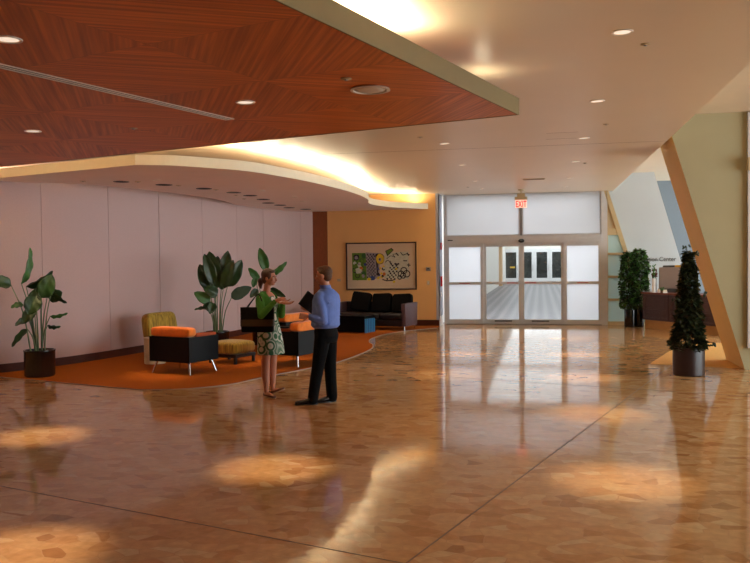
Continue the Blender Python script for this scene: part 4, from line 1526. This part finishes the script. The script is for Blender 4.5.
def on_desk(u, v):
    p = V(2.60, 21.83, 0) + dd * u + V(-dd.y, dd.x, 0) * v
    return V(p.x, p.y, DH)


t = thing('counter_cabinet', 'grey rounded cabinet standing on the reception desk', 'cabinet', on_desk(0.76, 0.32), da + R(38))
MB().bx(-0.34, 0.34, -0.02, 0.30, 0.10, 0.64).build('casing', M['grey_box'], t, bevel=0.035, seg=4, smooth=True, auto=50)
MB().bx(-0.35, 0.35, -0.03, 0.31, 0.0, 0.10).build('base', M['dark_grey'], t, bevel=0.006)
cabl = on_desk(0.76, 0.32)
cr = Matrix.Rotation(da + R(38), 3, 'Z')
t = thing('folder_stack', 'dark folders lying on top of the grey desk cabinet', 'folders', cabl + cr @ V(-0.12, 0.13, 0.64), da + R(45))
MB().bx(-0.14, 0.14, -0.11, 0.11, 0, 0.025).build('folder', M['dark_grey'], t)
MB().bx(-0.13, 0.14, -0.10, 0.11, 0.025, 0.045).build('folder', M['black'], t)
t = MB().bx(-0.13, 0.13, -0.10, 0.10, 0, 0.05).build('yellow_tray', M['yellow'], bevel=0.01)
t.location = cabl + cr @ V(0.18, 0.14, 0.64)
t.rotation_euler = (0, 0, da + R(30))
tag(t, 'yellow tray on top of the grey desk cabinet', 'tray')
t = thing('flower_vase', 'brown vase of dark red flowers at the left end of the desk', 'vase', on_desk(0.26, 0.16))
MB().lathe([(0.05, 0), (0.055, 0.05), (0.05, 0.28), (0.055, 0.36), (0.045, 0.36), (0.04, 0.05)], n=24).build('vase', M['brown_can'], t, True, auto=40)
b = MB()
rg = random.Random(4)
for k in range(40):
    b.ell((rg.uniform(-.06, .06), rg.uniform(-.06, .06), 0.40 + rg.uniform(0, .20)), (0.022, 0.018, 0.02), None, 8)
b.build('bloom', M['bloom'], t, True)
t = thing('bamboo_vase', 'white vase holding a green stalk beside the red flowers', 'vase', on_desk(0.40, 0.03))
MB().lathe([(0.045, 0), (0.045, 0.36), (0.038, 0.36), (0.036, 0.03)], n=24).build('vase', M['white_paint'], t, True, auto=40)
MB().tube([(0, 0, 0.05), (0.005, 0, 0.6), (0, 0, 0.72)], [0.012, 0.01, 0.004], 8).build('stalk', M['leaf_light'], t, True)
b = MB()
for k in range(14):
    z = 0.36 + 0.36 * k / 14
    a_ = k * 2.4
    b.ell((0.03 * math.cos(a_), 0.03 * math.sin(a_), z), (0.04, 0.008, 0.016), Matrix.Rotation(a_, 3, 'Z') @ Matrix.Rotation(R(-50), 3, 'Y'), 8)
b.build('leaves', M['leaf_light'], t, True)
for k, (u, v, lb) in enumerate(((0.60, 0.02, 'small white cup left of the little desk plant'), (0.86, 0.00, 'small white card holder at the front edge of the desk'))):
    t = thing('desk_cup' if k == 0 else 'card_holder', lb, 'cup' if k == 0 else 'card holder', on_desk(u, v))
    if k == 0:
        MB().lathe([(0.03, 0), (0.04, 0.09), (0.035, 0.09), (0.027, 0.01)], n=20).build('cup', M['white_paint'], t, True, auto=40)
        MB().tube(crv([(0.036, 0, 0.075), (0.065, 0, 0.06), (0.06, 0, 0.03), (0.033, 0, 0.025)], 4), 0.006, 6).build('handle', M['white_paint'], t, True)
    else:
        MB().bx(-0.05, 0.05, -0.02, 0.02, 0, 0.04).build('holder', M['white_paint'], t, bevel=0.004)
        MB().bx(-0.042, 0.042, -0.012, 0.012, 0.02, 0.085).build('card', M['paper'], t)
t = thing('desk_plant', 'tiny green plant in a small pot on the desk front edge', 'potted plant', on_desk(0.73, 0.01))
MB().lathe([(0.03, 0), (0.038, 0.06), (0.03, 0.06)], n=18).build('pot', M['brown_can'], t, True, auto=40)
b = MB()
for k in range(18):
    a_ = k * 2.4
    b.ell((0.03 * math.cos(a_), 0.03 * math.sin(a_), 0.07 + 0.06 * rg.random()), (0.03, 0.008, 0.014), Matrix.Rotation(a_, 3, 'Z') @ Matrix.Rotation(R(-40), 3, 'Y'), 8)
b.build('foliage', M['leaf_light'], t, True)

# ------------------------------------------------------------------ people
def ring_e(c, u, a, w, b, n=28, p=2.3):
    out = []
    for k in range(n):
        th = 2 * PI * k / n
        cs, sn = math.cos(th), math.sin(th)
        x = math.copysign(abs(cs) ** (2 / p), cs) * a
        y = math.copysign(abs(sn) ** (2 / p), sn) * b
        out.append(c + u * x + w * y)
    return out


def loft(b, secs, u, w, n=28):
    """secs: (centre, half width along u, half depth along w)"""
    b.rings([ring_e(Vector(c), u, a, w, d, n) for c, a, d in secs], True)
    return b


def limb(b, pts, rad, k=6, n=14):
    P_ = crv(pts, k)
    rr = []
    m_ = len(rad)
    for i in range(len(P_)):
        t_ = i / (len(P_) - 1) * (m_ - 1)
        j = min(int(t_), m_ - 2)
        q = t_ - j
        rr.append(rad[j] * (1 - q) + rad[j + 1] * q)
    b.tube(P_, rr, n, round_ends=True)
    return b


def hand(b, wrist, d, nrm, thumb_side, curl=0.4, spread=0.12, sc=1.0):
    """palm, four fingers and a thumb; d = pointing direction, nrm = out of the palm"""
    d = Vector(d).normalized()
    nrm = Vector(nrm)
    nrm = (nrm - d * nrm.dot(d)).normalized()
    s_ = d.cross(nrm).normalized() * thumb_side
    wrist = Vector(wrist)
    pl = 0.092 * sc
    secs = []
    for q, a_, t_ in ((-0.02, 0.026, 0.020), (0.1, 0.030, 0.018), (0.5, 0.039, 0.016), (0.9, 0.041, 0.0135), (1.02, 0.036, 0.011)):
        secs.append((wrist + d * pl * q, a_ * sc, t_ * sc))
    loft(b, secs, s_, nrm, 16)
    lens = ((0.028, 0.070), (0.0095, 0.080), (-0.0095, 0.074), (-0.028, 0.058))
    for i, (o_, L_) in enumerate(lens):
        p = wrist + d * pl * 0.9 + s_ * o_ * sc
        dirv = (d + s_ * (o_ / 0.028) * spread).normalized()
        pts = [p - d * 0.02 * sc, p]
        ang = 0.0
        for fr in (0.45, 0.31, 0.24):
            ang += curl * (1.0 if fr == 0.45 else 0.9)
            dv_ = dirv * math.cos(ang) + nrm * math.sin(ang)
            p = p + dv_ * L_ * fr * sc
            pts.append(p)
        b.tube(pts, [0.0092 * sc, 0.0092 * sc, 0.0085 * sc, 0.0078 * sc, 0.0066 * sc], 9, round_ends=True)
    p = wrist + d * pl * 0.22 + s_ * 0.026 * sc
    dv1 = (d * 0.62 + s_ * 0.72 + nrm * 0.3).normalized()
    q1 = p + dv1 * 0.040 * sc
    dv2 = (d * 0.9 + s_ * 0.25 + nrm * 0.35).normalized()
    q2 = q1 + dv2 * 0.030 * sc
    q3 = q2 + (dv2 + nrm * 0.3).normalized() * 0.022 * sc
    b.tube([p - dv1 * 0.012, p, q1, q2, q3], [0.013 * sc, 0.0125 * sc, 0.0105 * sc, 0.0095 * sc, 0.0075 * sc], 10, round_ends=True)
    return b


def head(b, c, f, sc=1.0, tilt=0.0):
    """c = centre of the head, f = facing direction"""
    f = Vector(f).normalized()
    l = V(0, 0, 1).cross(f).normalized()
    upv = f.cross(l).normalized() * 1.0
    upv = l.cross(f) * -1 if upv.z < 0 else upv
    rot = Matrix((l, f, upv)).transposed()

    def P_(x, y, z):
        return c + (l * x + f * y + upv * z) * sc
    S = lambda *r: tuple(q * sc for q in r)
    b.ell(P_(0, -0.012, 0.028), S(0.077, 0.097, 0.092), rot, 24)
    b.ell(P_(0, 0.022, -0.030), S(0.062, 0.070, 0.082), rot, 24)
    b.ell(P_(0, 0.052, -0.082), S(0.034, 0.030, 0.026), rot, 16)          # chin
    b.ell(P_(0, 0.080, 0.022), S(0.052, 0.014, 0.012), rot, 14)           # brow
    for sx_ in (-1, 1):
        b.ell(P_(sx_ * 0.040, 0.064, -0.022), S(0.024, 0.020, 0.022), rot, 12)   # cheeks
        b.ell(P_(sx_ * 0.078, -0.008, -0.012), S(0.010, 0.020, 0.032), rot, 12)  # ears
    b.tube([P_(0, 0.088, 0.016), P_(0, 0.100, -0.012), P_(0, 0.108, -0.030)], [0.008 * sc, 0.011 * sc, 0.014 * sc], 10, round_ends=True)
    b.ell(P_(0, 0.092, -0.056), S(0.024, 0.010, 0.010), rot, 12)
    return P_, rot


def face_bits(P_, rot, parent, sc=1.0, brow_m=None):
    for sx_ in (-1, 1):
        b = MB()
        b.ell(P_(sx_ * 0.031, 0.0805, 0.002), (0.0135 * sc, 0.0065 * sc, 0.0075 * sc), rot, 12, mi=0)
        b.ell(P_(sx_ * 0.031, 0.0862, 0.002), (0.006 * sc, 0.0025 * sc, 0.006 * sc), rot, 10, mi=1)
        b.build('eye', [M['eyewhite'], M['eye']], parent, True)
        b = MB()
        b.tube([P_(sx_ * 0.014, 0.094, 0.021), P_(sx_ * 0.032, 0.092, 0.027), P_(sx_ * 0.050, 0.080, 0.022)], 0.0042 * sc, 6)
        b.build('eyebrow', brow_m, parent, True)
    b = MB()
    b.ell(P_(0, 0.099, -0.053), (0.022 * sc, 0.006 * sc, 0.0042 * sc), rot, 12)
    b.ell(P_(0, 0.098, -0.061), (0.018 * sc, 0.006 * sc, 0.005 * sc), rot, 12)
    b.build('mouth', M['lip'], parent, True)


# ---- man -------------------------------------------------------------
man = thing('person', 'man in blue shirt and black trousers seen from behind, holding a black portfolio', 'person', (-2.83, 9.93, 0.0), R(17))
f = V(-0.86, 0.51, 0).normalized()
l = V(0, 0, 1).cross(f)                         # his left, towards the camera
hc = V(0.118, -0.01, 1.632)
b = MB()
P_, rot = head(b, hc, V(-0.93, 0.37, -0.05))
limb(b, [(0.155, 0.0, 1.42), (0.138, 0, 1.50), (0.126, -0.005, 1.58)], [0.066, 0.058, 0.058])
loft(b, [((0.14, 0, 0.84), 0.15, 0.11), ((0.14, 0, 0.95), 0.155, 0.11), ((0.145, 0, 1.10), 0.15, 0.105), ((0.15, 0, 1.28), 0.175, 0.115), ((0.152, 0, 1.39), 0.175, 0.10), ((0.152, 0, 1.44), 0.11, 0.075)], l, f)
ns, fs = V(0.15, 0, 1.375) + l * 0.185, V(0.15, 0, 1.375) - l * 0.185
nel, nwr = V(0.10, -0.235, 1.075), V(-0.085, -0.215, 1.125)
fel, fwr = V(0.16, 0.27, 1.08), V(-0.06, 0.20, 1.19)
limb(b, [ns, (ns + nel) / 2, nel], [0.050, 0.046, 0.038])
limb(b, [nel, (nel + nwr) / 2, nwr], [0.040, 0.037, 0.027])
limb(b, [fs, (fs + fel) / 2, fel], [0.050, 0.046, 0.038])
limb(b, [fel, (fel + fwr) / 2, fwr], [0.040, 0.037, 0.027])
hand(b, nwr + V(-0.005, 0, 0.002), V(-0.97, 0.1, 0.1), V(0.1, 0.95, -0.1), 1, curl=0.75)
hand(b, fwr, V(-0.85, -0.25, 0.42), V(0.25, -0.9, 0.1), 1, curl=0.3)
na, fa = V(-0.045, -0.10, 0.085), V(0.205, 0.06, 0.085)
nh, fh = V(0.14, 0, 0.87) + l * 0.085, V(0.14, 0, 0.87) - l * 0.085
nk, fk = V(0.03, -0.10, 0.48), V(0.19, 0.08, 0.48)
limb(b, [nh, (nh + nk) / 2, nk, (nk + na) / 2, na], [0.075, 0.066, 0.050, 0.046, 0.036])
limb(b, [fh, (fh + fk) / 2, fk, (fk + fa) / 2, fa], [0.075, 0.066, 0.050, 0.046, 0.036])
for an, d_ in ((na, V(-1, -0.05, 0)), (fa, V(-0.93, -0.35, 0))):
    d_ = d_.normalized()
    limb(b, [an + V(0, 0, -0.03) - d_ * 0.02, an + d_ * 0.08 + V(0, 0, -0.045), an + d_ * 0.17 + V(0, 0, -0.055)], [0.034, 0.033, 0.024])
body = remeshed('body', b, M['skin'], man, 0.0065, 3)
face_bits(P_, rot, man, 1.0, M['hair_m'])
# hair: cap pushed back and up, ears free
b = MB()
b.ell(P_(0, -0.024, 0.047), (0.083, 0.098, 0.086), rot, 28)
b.ell(P_(0, -0.048, 0.000), (0.072, 0.066, 0.078), rot, 24)
b.ell(P_(0, 0.030, 0.088), (0.060, 0.055, 0.036), rot, 20)
remeshed('hair', b, M['hair_m'], man, 0.008, 2)
# shirt
b = MB()
loft(b, [((0.135, 0, 0.965), 0.176, 0.140), ((0.135, 0, 1.00), 0.200, 0.172), ((0.138, 0, 1.10), 0.198, 0.165), ((0.146, 0, 1.22), 0.206, 0.162), ((0.15, 0, 1.32), 0.216, 0.158), ((0.154, 0, 1.39), 0.206, 0.134), ((0.154, 0, 1.435), 0.150, 0.098), ((0.150, 0, 1.465), 0.085, 0.080)], l, f)
limb(b, [V(0.15, 0, 1.372) + l * 0.165, ns + l * 0.01 + V(0, 0, -0.05), (ns + nel) / 2, nel], [0.072, 0.070, 0.066, 0.058])
limb(b, [nel, (nel + nwr) / 2, nwr + V(0.03, 0, -0.004)], [0.060, 0.054, 0.042])
limb(b, [V(0.15, 0, 1.372) - l * 0.165, fs - l * 0.01 + V(0, 0, -0.05), (fs + fel) / 2, fel], [0.072, 0.070, 0.066, 0.058])
limb(b, [fel, (fel + fwr) / 2, fwr + V(0.03, 0, -0.004)], [0.060, 0.054, 0.042])
# soft folds: shallow ridges at elbow and small of the back
for q in range(6):
    z = 1.02 + q * 0.055
    a_ = q * 1.3
    limb(b, [V(0.14, 0, z) + l * 0.17 * math.cos(a_) - f * 0.135, V(0.15, 0, z + 0.03) + l * 0.02 - f * 0.142, V(0.15, 0, z + 0.07) - l * 0.12 - f * 0.128], [0.006, 0.009, 0.006], 5, 8)
sh = remeshed('shirt', b, M['shirt'], man, 0.008, 3)
b = MB()
cc = V(0.145, -0.002, 1.475)
b.rings([ring_e(cc + V(0, 0, z) + V(-0.003, 0, 0) * (z * 100), l, 0.073 - z * 0.2, f, 0.070 - z * 0.2) for z in (-0.03, 0.0, 0.025, 0.04)] + [ring_e(cc + V(0, 0, z), l, 0.062, f, 0.059) for z in (0.04, 0.0)], cap=False)
b.build('collar', M['shirt'], sh, True)
# trousers
b = MB()
loft(b, [((0.135, 0, 0.985), 0.162, 0.122), ((0.138, 0, 0.93), 0.176, 0.135), ((0.145, 0, 0.86), 0.180, 0.142), ((0.14, 0, 0.78), 0.165, 0.125)], l, f)
limb(b, [nh + V(0, 0, 0.02), (nh + nk) / 2, nk, (nk + na) / 2, na + V(0.005, 0, -0.02)], [0.106, 0.096, 0.082, 0.074, 0.070])
limb(b, [fh + V(0, 0, 0.02), (fh + fk) / 2, fk, (fk + fa) / 2, fa + V(0.005, 0, -0.02)], [0.106, 0.096, 0.082, 0.076, 0.072])
remeshed('trousers', b, M['trouser'], man, 0.009, 3)
b = MB()
b.rings([ring_e(V(0.135, 0, z), l, 0.176, f, 0.134) for z in (0.965, 0.995)], cap=False)
b.rings([ring_e(V(0.135, 0, z), l, 0.170, f, 0.128) for z in (0.995, 0.965)], cap=False)
b.build('belt', M['shoe'], man, True)


def shoe(heel, d_, L_, m, parent, name='shoe', w=0.046, h=0.075, pitch=0.0, sole_m=None, low=False):
    d_ = Vector(d_).normalized()
    s_ = V(0, 0, 1).cross(d_)
    upz = V(0, 0, 1)
    if pitch:
        r_ = Matrix.Rotation(pitch, 3, -s_)
        d_ = r_ @ d_
        upz = r_ @ upz
    heel = Vector(heel)
    secs = []
    for t_, ww, hh in ((0.0, 0.55, 0.80), (0.05, 0.78, 1.0), (0.22, 0.82, 1.0 if not low else 0.8), (0.40, 0.86, 0.86 if not low else 0.55), (0.58, 1.0, 0.66 if not low else 0.5), (0.78, 1.0, 0.52), (0.92, 0.78, 0.44), (1.0, 0.42, 0.32)):
        c = heel + d_ * L_ * t_ + upz * (0.012 + h * hh * 0.5)
        secs.append(ring_e(c, s_, w * ww, upz, h * hh * 0.5, 20, 2.6))
    b = MB()
    b.rings(secs, True)
    o = b.build(name, m, parent, True)
    b = MB()
    out = []
    for z in (0.0, 0.012):
        ring = []
        for k in range(32):
            a_ = 2 * PI * k / 32
            t_ = 0.5 - 0.52 * math.cos(a_)
            ww = w * (0.72 + 0.32 * max(0, math.sin((t_ - 0.1) * 2.6))) * 1.03
            ring.append(heel + d_ * (L_ * t_) + s_ * (math.sin(a_) * ww) + upz * z)
        out.append(ring)
    b.rings(out, True)
    b.build('sole', sole_m or M['black'], o, False)
    return o


shoe(V(0.02, -0.098, 0.0), V(-1, -0.05, 0), 0.285, M['shoe'], man, h=0.085)
shoe(V(0.262, 0.083, 0.0), V(-0.93, -0.35, 0), 0.285, M['shoe'], man, h=0.085)
# portfolio held against his chest
pf = thing('portfolio', 'black zip portfolio held by the man in the blue shirt', 'portfolio', (-2.83, 9.93, 0.0), R(17))
pu = V(0.60, 0.10, 0.79).normalized()
pv = V(0.72, 0.30, -0.60)
pv = (pv - pu * pv.dot(pu)).normalized()
pn = pu.cross(pv)
pr = Matrix((pu, pv, pn)).transposed()
pc = V(-0.045, 0.16, 1.275)
MB().box(pc + pn * 0.010, (0.21, 0.27, 0.008), pr).build('cover', M['folder'], pf, bevel=0.003)
MB().box(pc - pn * 0.010, (0.21, 0.27, 0.008), pr).build('cover', M['folder'], pf, bevel=0.003)
MB().box(pc - pu * 0.002, (0.195, 0.25, 0.0115), pr).build('pages', M['paper'], pf)

# ---- woman -----------------------------------------------------------
wom = thing('person', 'woman in green cardigan and patterned dress gesturing with both hands', 'person', (-3.58, 10.36, 0.0), R(19))
f = V(0.84, -0.54, 0).normalized()
l = V(0, 0, 1).cross(f)                         # her left, away from the camera
r_ = -l
sc = 0.96
hc = V(0.0, -0.02, 1.605)
b = MB()
P_, rot = head(b, hc, V(0.90, -0.42, -0.03), sc)
limb(b, [(-0.045, 0, 1.38), (-0.035, -0.005, 1.46), (-0.018, -0.01, 1.55)], [0.055, 0.046, 0.047])
loft(b, [((-0.02, 0, 0.84), 0.150, 0.11), ((-0.025, 0, 0.95), 0.145, 0.105), ((-0.03, 0, 1.08), 0.115, 0.09), ((-0.03, 0, 1.24), 0.135, 0.11), ((-0.04, 0, 1.36), 0.145, 0.085), ((-0.045, 0, 1.405), 0.09, 0.06)], l, f)
nS, fS = V(-0.045, 0, 1.345) + r_ * 0.155, V(-0.045, 0, 1.345) + l * 0.155
nE, nW = V(-0.115, -0.300, 1.115), V(0.075, -0.285, 1.305)
fE, fW = V(0.155, 0.09, 1.09), V(0.175, -0.075, 1.265)
limb(b, [nS, (nS + nE) / 2, nE], [0.043, 0.039, 0.033])
limb(b, [nE, (nE + nW) / 2, nW], [0.035, 0.031, 0.023])
limb(b, [fS, (fS + fE) / 2, fE], [0.043, 0.039, 0.033])
limb(b, [fE, (fE + fW) / 2, fW], [0.035, 0.031, 0.023])
hand(b, nW, V(0.90, -0.15, 0.28), V(-0.2, 0.5, -0.75), -1, curl=0.32, spread=0.22, sc=0.95)
hand(b, fW, V(0.93, -0.30, -0.05), V(0.1, -0.35, 0.9), -1, curl=0.16, spread=0.2, sc=0.95)
wna, wfa = V(-0.065, -0.075, 0.085), V(0.02, 0.06, 0.10)
wnk, wfk = V(-0.065, -0.07, 0.47), V(0.03, 0.05, 0.47)
wnh, wfh = V(-0.02, 0, 0.86) + r_ * 0.08, V(-0.02, 0, 0.86) + l * 0.08
limb(b, [wnh, (wnh + wnk) / 2, wnk + V(0, 0, 0.03), wnk * 0.62 + wna * 0.38 + V(-0.008, 0.012, 0), wnk * 0.3 + wna * 0.7, wna], [0.082, 0.075, 0.056, 0.058, 0.044, 0.034])
limb(b, [wfh, (wfh + wfk) / 2, wfk + V(0, 0, 0.03), wfk * 0.62 + wfa * 0.38 + V(-0.008, 0.012, 0), wfk * 0.3 + wfa * 0.7, wfa], [0.082, 0.075, 0.056, 0.058, 0.044, 0.034])
d1, d2 = V(0.62, -0.78, 0).normalized(), V(0.96, -0.28, 0.0).normalized()
limb(b, [wna + V(0, 0, -0.04), wna + d1 * 0.07 + V(0, 0, -0.045), wna + d1 * 0.14 + V(0, 0, -0.06)], [0.031, 0.029, 0.021])
limb(b, [wfa + V(0, 0, -0.04), wfa + d2 * 0.07 + V(0, 0, -0.03), wfa + d2 * 0.14 + V(0, 0, -0.02)], [0.031, 0.029, 0.021])
remeshed('body', b, M['skin_f'], wom, 0.006, 2)
face_bits(P_, rot, wom, sc, M['hair_f'])
b = MB()
b.ell(P_(0, -0.027, 0.042), (0.084 * sc, 0.100 * sc, 0.092 * sc), rot, 28)
b.ell(P_(0, -0.060, -0.010), (0.074 * sc, 0.060 * sc, 0.085 * sc), rot, 24)
b.ell(P_(0.05, -0.006, 0.03), (0.036 * sc, 0.06 * sc, 0.06 * sc), rot, 16)
b.ell(P_(-0.05, -0.006, 0.03), (0.036 * sc, 0.06 * sc, 0.06 * sc), rot, 16)
b.ell(P_(0, 0.036, 0.090), (0.062 * sc, 0.045 * sc, 0.028 * sc), rot, 20)
b.ell(P_(0, -0.135, -0.052), (0.045 * sc, 0.045 * sc, 0.050 * sc), rot, 18)
limb(b, [P_(0, -0.13, -0.06), P_(0.01, -0.145, -0.11), P_(0.0, -0.13, -0.15)], [0.036, 0.030, 0.014])
remeshed('hair', b, M['hair_f'], wom, 0.008, 2)
# dress
b = MB()
loft(b, [((0.005, -0.01, 0.575), 0.205, 0.165), ((0.0, -0.005, 0.70), 0.196, 0.158), ((-0.01, 0, 0.84), 0.182, 0.145), ((-0.02, 0, 0.95), 0.172, 0.130), ((-0.03, 0, 1.08), 0.132, 0.106), ((-0.03, 0, 1.16), 0.138, 0.112), ((-0.025, 0, 1.25), 0.150, 0.130), ((-0.035, 0, 1.33), 0.135, 0.098), ((-0.04, 0, 1.37), 0.115, 0.078)], l, f, 36)
dr = remeshed('dress', b, M['dress'], wom, 0.009, 2)
# cardigan: sleeves, back and two open front edges
b = MB()
for sgn, S_, E_, Wr in ((1, nS, nE, nW), (-1, fS, fE, fW)):
    dirs = r_ if sgn == 1 else l
    limb(b, [V(-0.045, 0, 1.35) + dirs * 0.13, S_ + dirs * 0.008 + V(0, 0, -0.035), (S_ + E_) / 2, E_], [0.060, 0.058, 0.054, 0.047])
    limb(b, [E_, (E_ + Wr) / 2, Wr - (Wr - E_).normalized() * 0.02], [0.049, 0.043, 0.034])
secs = []
for z, a_, d_, op in ((0.93, 0.182, 0.142, 0.55), (1.02, 0.162, 0.128, 0.55), (1.12, 0.150, 0.122, 0.52), (1.22, 0.162, 0.142, 0.50), (1.30, 0.168, 0.130, 0.50), (1.36, 0.160, 0.105, 0.62), (1.40, 0.110, 0.080, 0.95), (1.425, 0.072, 0.065, 1.1)):
    c = V(-0.035, 0, z)
    out, inn = [], []
    for k in range(31):
        th = PI / 2 + op + (2 * PI - 2 * op) * k / 30
        out.append(c + l * (a_ + 0.010) * math.cos(th) + f * (d_ + 0.010) * math.sin(th))
        inn.append(c + l * (a_ - 0.012) * math.cos(th) + f * (d_ - 0.012) * math.sin(th))
    secs.append(out + list(reversed(inn)))
b.rings(secs, True)
remeshed('cardigan', b, M['cardigan'], wom, 0.0075, 2)
shoe(wna + V(0, 0, -0.085) - d1 * 0.045, d1, 0.235, M['flat'], wom, 'shoe', 0.040, 0.055, sole_m=M['sole'], low=True)
shoe(V(wfa.x, wfa.y, 0.0) - d2 * 0.05, d2, 0.235, M['flat'], wom, 'shoe', 0.040, 0.055, pitch=R(20), sole_m=M['sole'], low=True)
# tote
tb = thing('tote_bag', 'black tote bag with a bronze band hanging from the woman\'s arm', 'bag', (-3.58, 10.36, 0.0), R(19))
bc = V(-0.165, -0.205, 1.055)
br_ = Matrix.Rotation(R(-12), 3, 'Z')
b = MB()
secs = []
for z, a_, d_ in ((-0.165, 0.205, 0.045), (-0.155, 0.215, 0.055), (0.0, 0.222, 0.060), (0.15, 0.226, 0.045), (0.165, 0.226, 0.042)):
    secs.append(ring_e(bc + V(0, 0, z), br_ @ V(1, 0, 0), a_, br_ @ V(0, 1, 0), d_, 36, 5))
b.rings(secs, True)
b.build('bag_body', M['bag'], tb, True, auto=50)
b = MB()
b.rings([ring_e(bc + V(0, 0, z), br_ @ V(1, 0, 0), 0.2245, br_ @ V(0, 1, 0), 0.0625, 36, 5) for z in (-0.085, 0.005)], cap=False)
b.build('band', M['bag_band'], tb, True)
for sy in (-1, 1):
    p0 = bc + br_ @ V(-0.15, sy * 0.045, 0.14)
    p1 = bc + br_ @ V(0.07, sy * 0.045, 0.14)
    topc = V(-0.150, -0.170 + 0.02 * sy, 1.345)
    pts = crv([p0, p0 * 0.35 + topc * 0.65 + V(-0.035, 0, 0.0), topc + V(0.0, 0, 0.045), p1 * 0.35 + topc * 0.65 + V(0.03, 0, 0), p1], 8)
    MB().tube(pts, 0.0075, 8).build('strap', M['bag'], tb, True)

# ------------------------------------------------------------------ light
def area(loc, size, power, col, rot=(0, 0, 0), name='cove_light', spread=180):
    l_ = bpy.data.lights.new(name, 'AREA')
    l_.shape = 'RECTANGLE'
    l_.size, l_.size_y = size
    l_.energy = power
    l_.color = col
    l_.spread = R(spread)
    o = bpy.data.objects.new(name, l_)
    COL.objects.link(o)
    o.location = loc
    o.rotation_euler = rot
    return o


WARM = (1.0, 0.90, 0.62)
UPW = (PI, 0, 0)
CP = 17           # watts per metre of cove tube
# strips on top of the wood canopy, set back from its edges
def cove_seg(p, q, z, w=0.06, k=1.0):
    p, q = Vector(p), Vector(q)
    d_ = q - p
    c = (p + q) / 2
    ang = math.atan2(d_.y, d_.x)
    o = area((c.x, c.y, z), (d_.length, w), CP * d_.length * k, WARM)
    o.rotation_euler = (Matrix.Rotation(ang, 4, 'Z') @ Matrix.Rotation(PI, 4, 'X')).to_euler()


wz = SOF + 0.17
inset = 0.30
for a_, b_, k_ in ((-0.05, -0.35, 0.22), (-1.9, -4.2, 1.0), (-4.3, -6.5, 1.0), (-6.6, -9.0, 1.0)):
    cove_seg(on_wood(-inset, a_), on_wood(-inset, b_), wz, k=k_)
for a_, b_ in ((-3.6, -5.2), (-5.3, -6.9), (-7.0, -8.6), (-8.7, -10.2)):
    cove_seg(on_wood(a_, -0.12), on_wood(b_, -0.12), wz, k=2.4)
# strips along the wave of the white canopy
cz_ = SOF + 0.165
inner = []
for i in range(len(ce)):
    tn = (ce[min(i + 1, len(ce) - 1)] - ce[max(0, i - 1)]).normalized()
    inner.append(ce[i] + V(-tn.y, tn.x) * 0.16)
for i in range(4, len(inner) - 5, 5):
    cove_seg(inner[i].to_3d(), inner[i + 4].to_3d(), cz_)
ed = (V(-9.35, 11.83) - V(-5.65, 10.6)).normalized()
en = V(ed.y, -ed.x) * -1
if en.y < 0:
    en = -en
for a_, b_ in ((0.3, 1.7), (1.8, 3.4)):
    p, q = V(-5.65, 10.6) + ed * a_ + en * 0.16, V(-5.65, 10.6) + ed * b_ + en * 0.16
    cove_seg(p.to_3d(), q.to_3d(), cz_)

# pools of light over the seats and the plants
spot(-5.95, 12.05, SOF - 0.03, 190, 32, (1.0, 0.66, 0.34))
spot(-5.6, 13.8, SOF - 0.03, 130, 40, (1.0, 0.7, 0.42))
spot(-4.5, 13.9, SOF - 0.03, 190, 36, (1.0, 0.66, 0.34))
spot(-4.3, 17.0, SOF - 0.03, 70, 60, (1.0, 0.66, 0.34))
spot(-4.4, 20.9, SOF - 0.03, 80, 75, (1.0, 0.74, 0.46))

# added area lamps stand in for daylight in the corridor beyond the doors
DAY = (0.88, 0.95, 1.0)
area((-0.5, 25.2, CZ - 0.05), (3.8, 4.5), 190, DAY, name='corridor_fill')
for y in (30, 37, 44, 51, 58, 62.6):
    area((0.9, y, CZ - 0.05), (6.0, 6.5), 140 if y < 60 else 260, DAY, name='corridor_fill')
# daylight in the side bay
po = area((9.0, 9.4, 2.05), (4.1, 8.7), 1, (1, 1, 1), rot=(0, -PI / 2, 0), name='daylight_portal')
po.rotation_euler = (0, PI / 2, 0)
po.data.cycles.is_portal = True

# soft daylight through the open right side of the hall
w = bpy.data.worlds.new('World')
SC.world = w
w.use_nodes = True
bg = w.node_tree.nodes['Background']
bg.inputs['Color'].default_value = (0.86, 0.95, 0.98, 1)
bg.inputs['Strength'].default_value = 5.0

SC.view_settings.view_transform = 'Standard'
SC.view_settings.look = 'None'
SC.view_settings.exposure = 0.3
SC.view_settings.gamma = 1.0
SC.view_settings.use_curve_mapping = False
SC.cycles.use_denoising = True
SC.cycles.max_bounces = 8
SC.cycles.diffuse_bounces = 5
SC.cycles.glossy_bounces = 4
SC.cycles.sample_clamp_indirect = 6.0
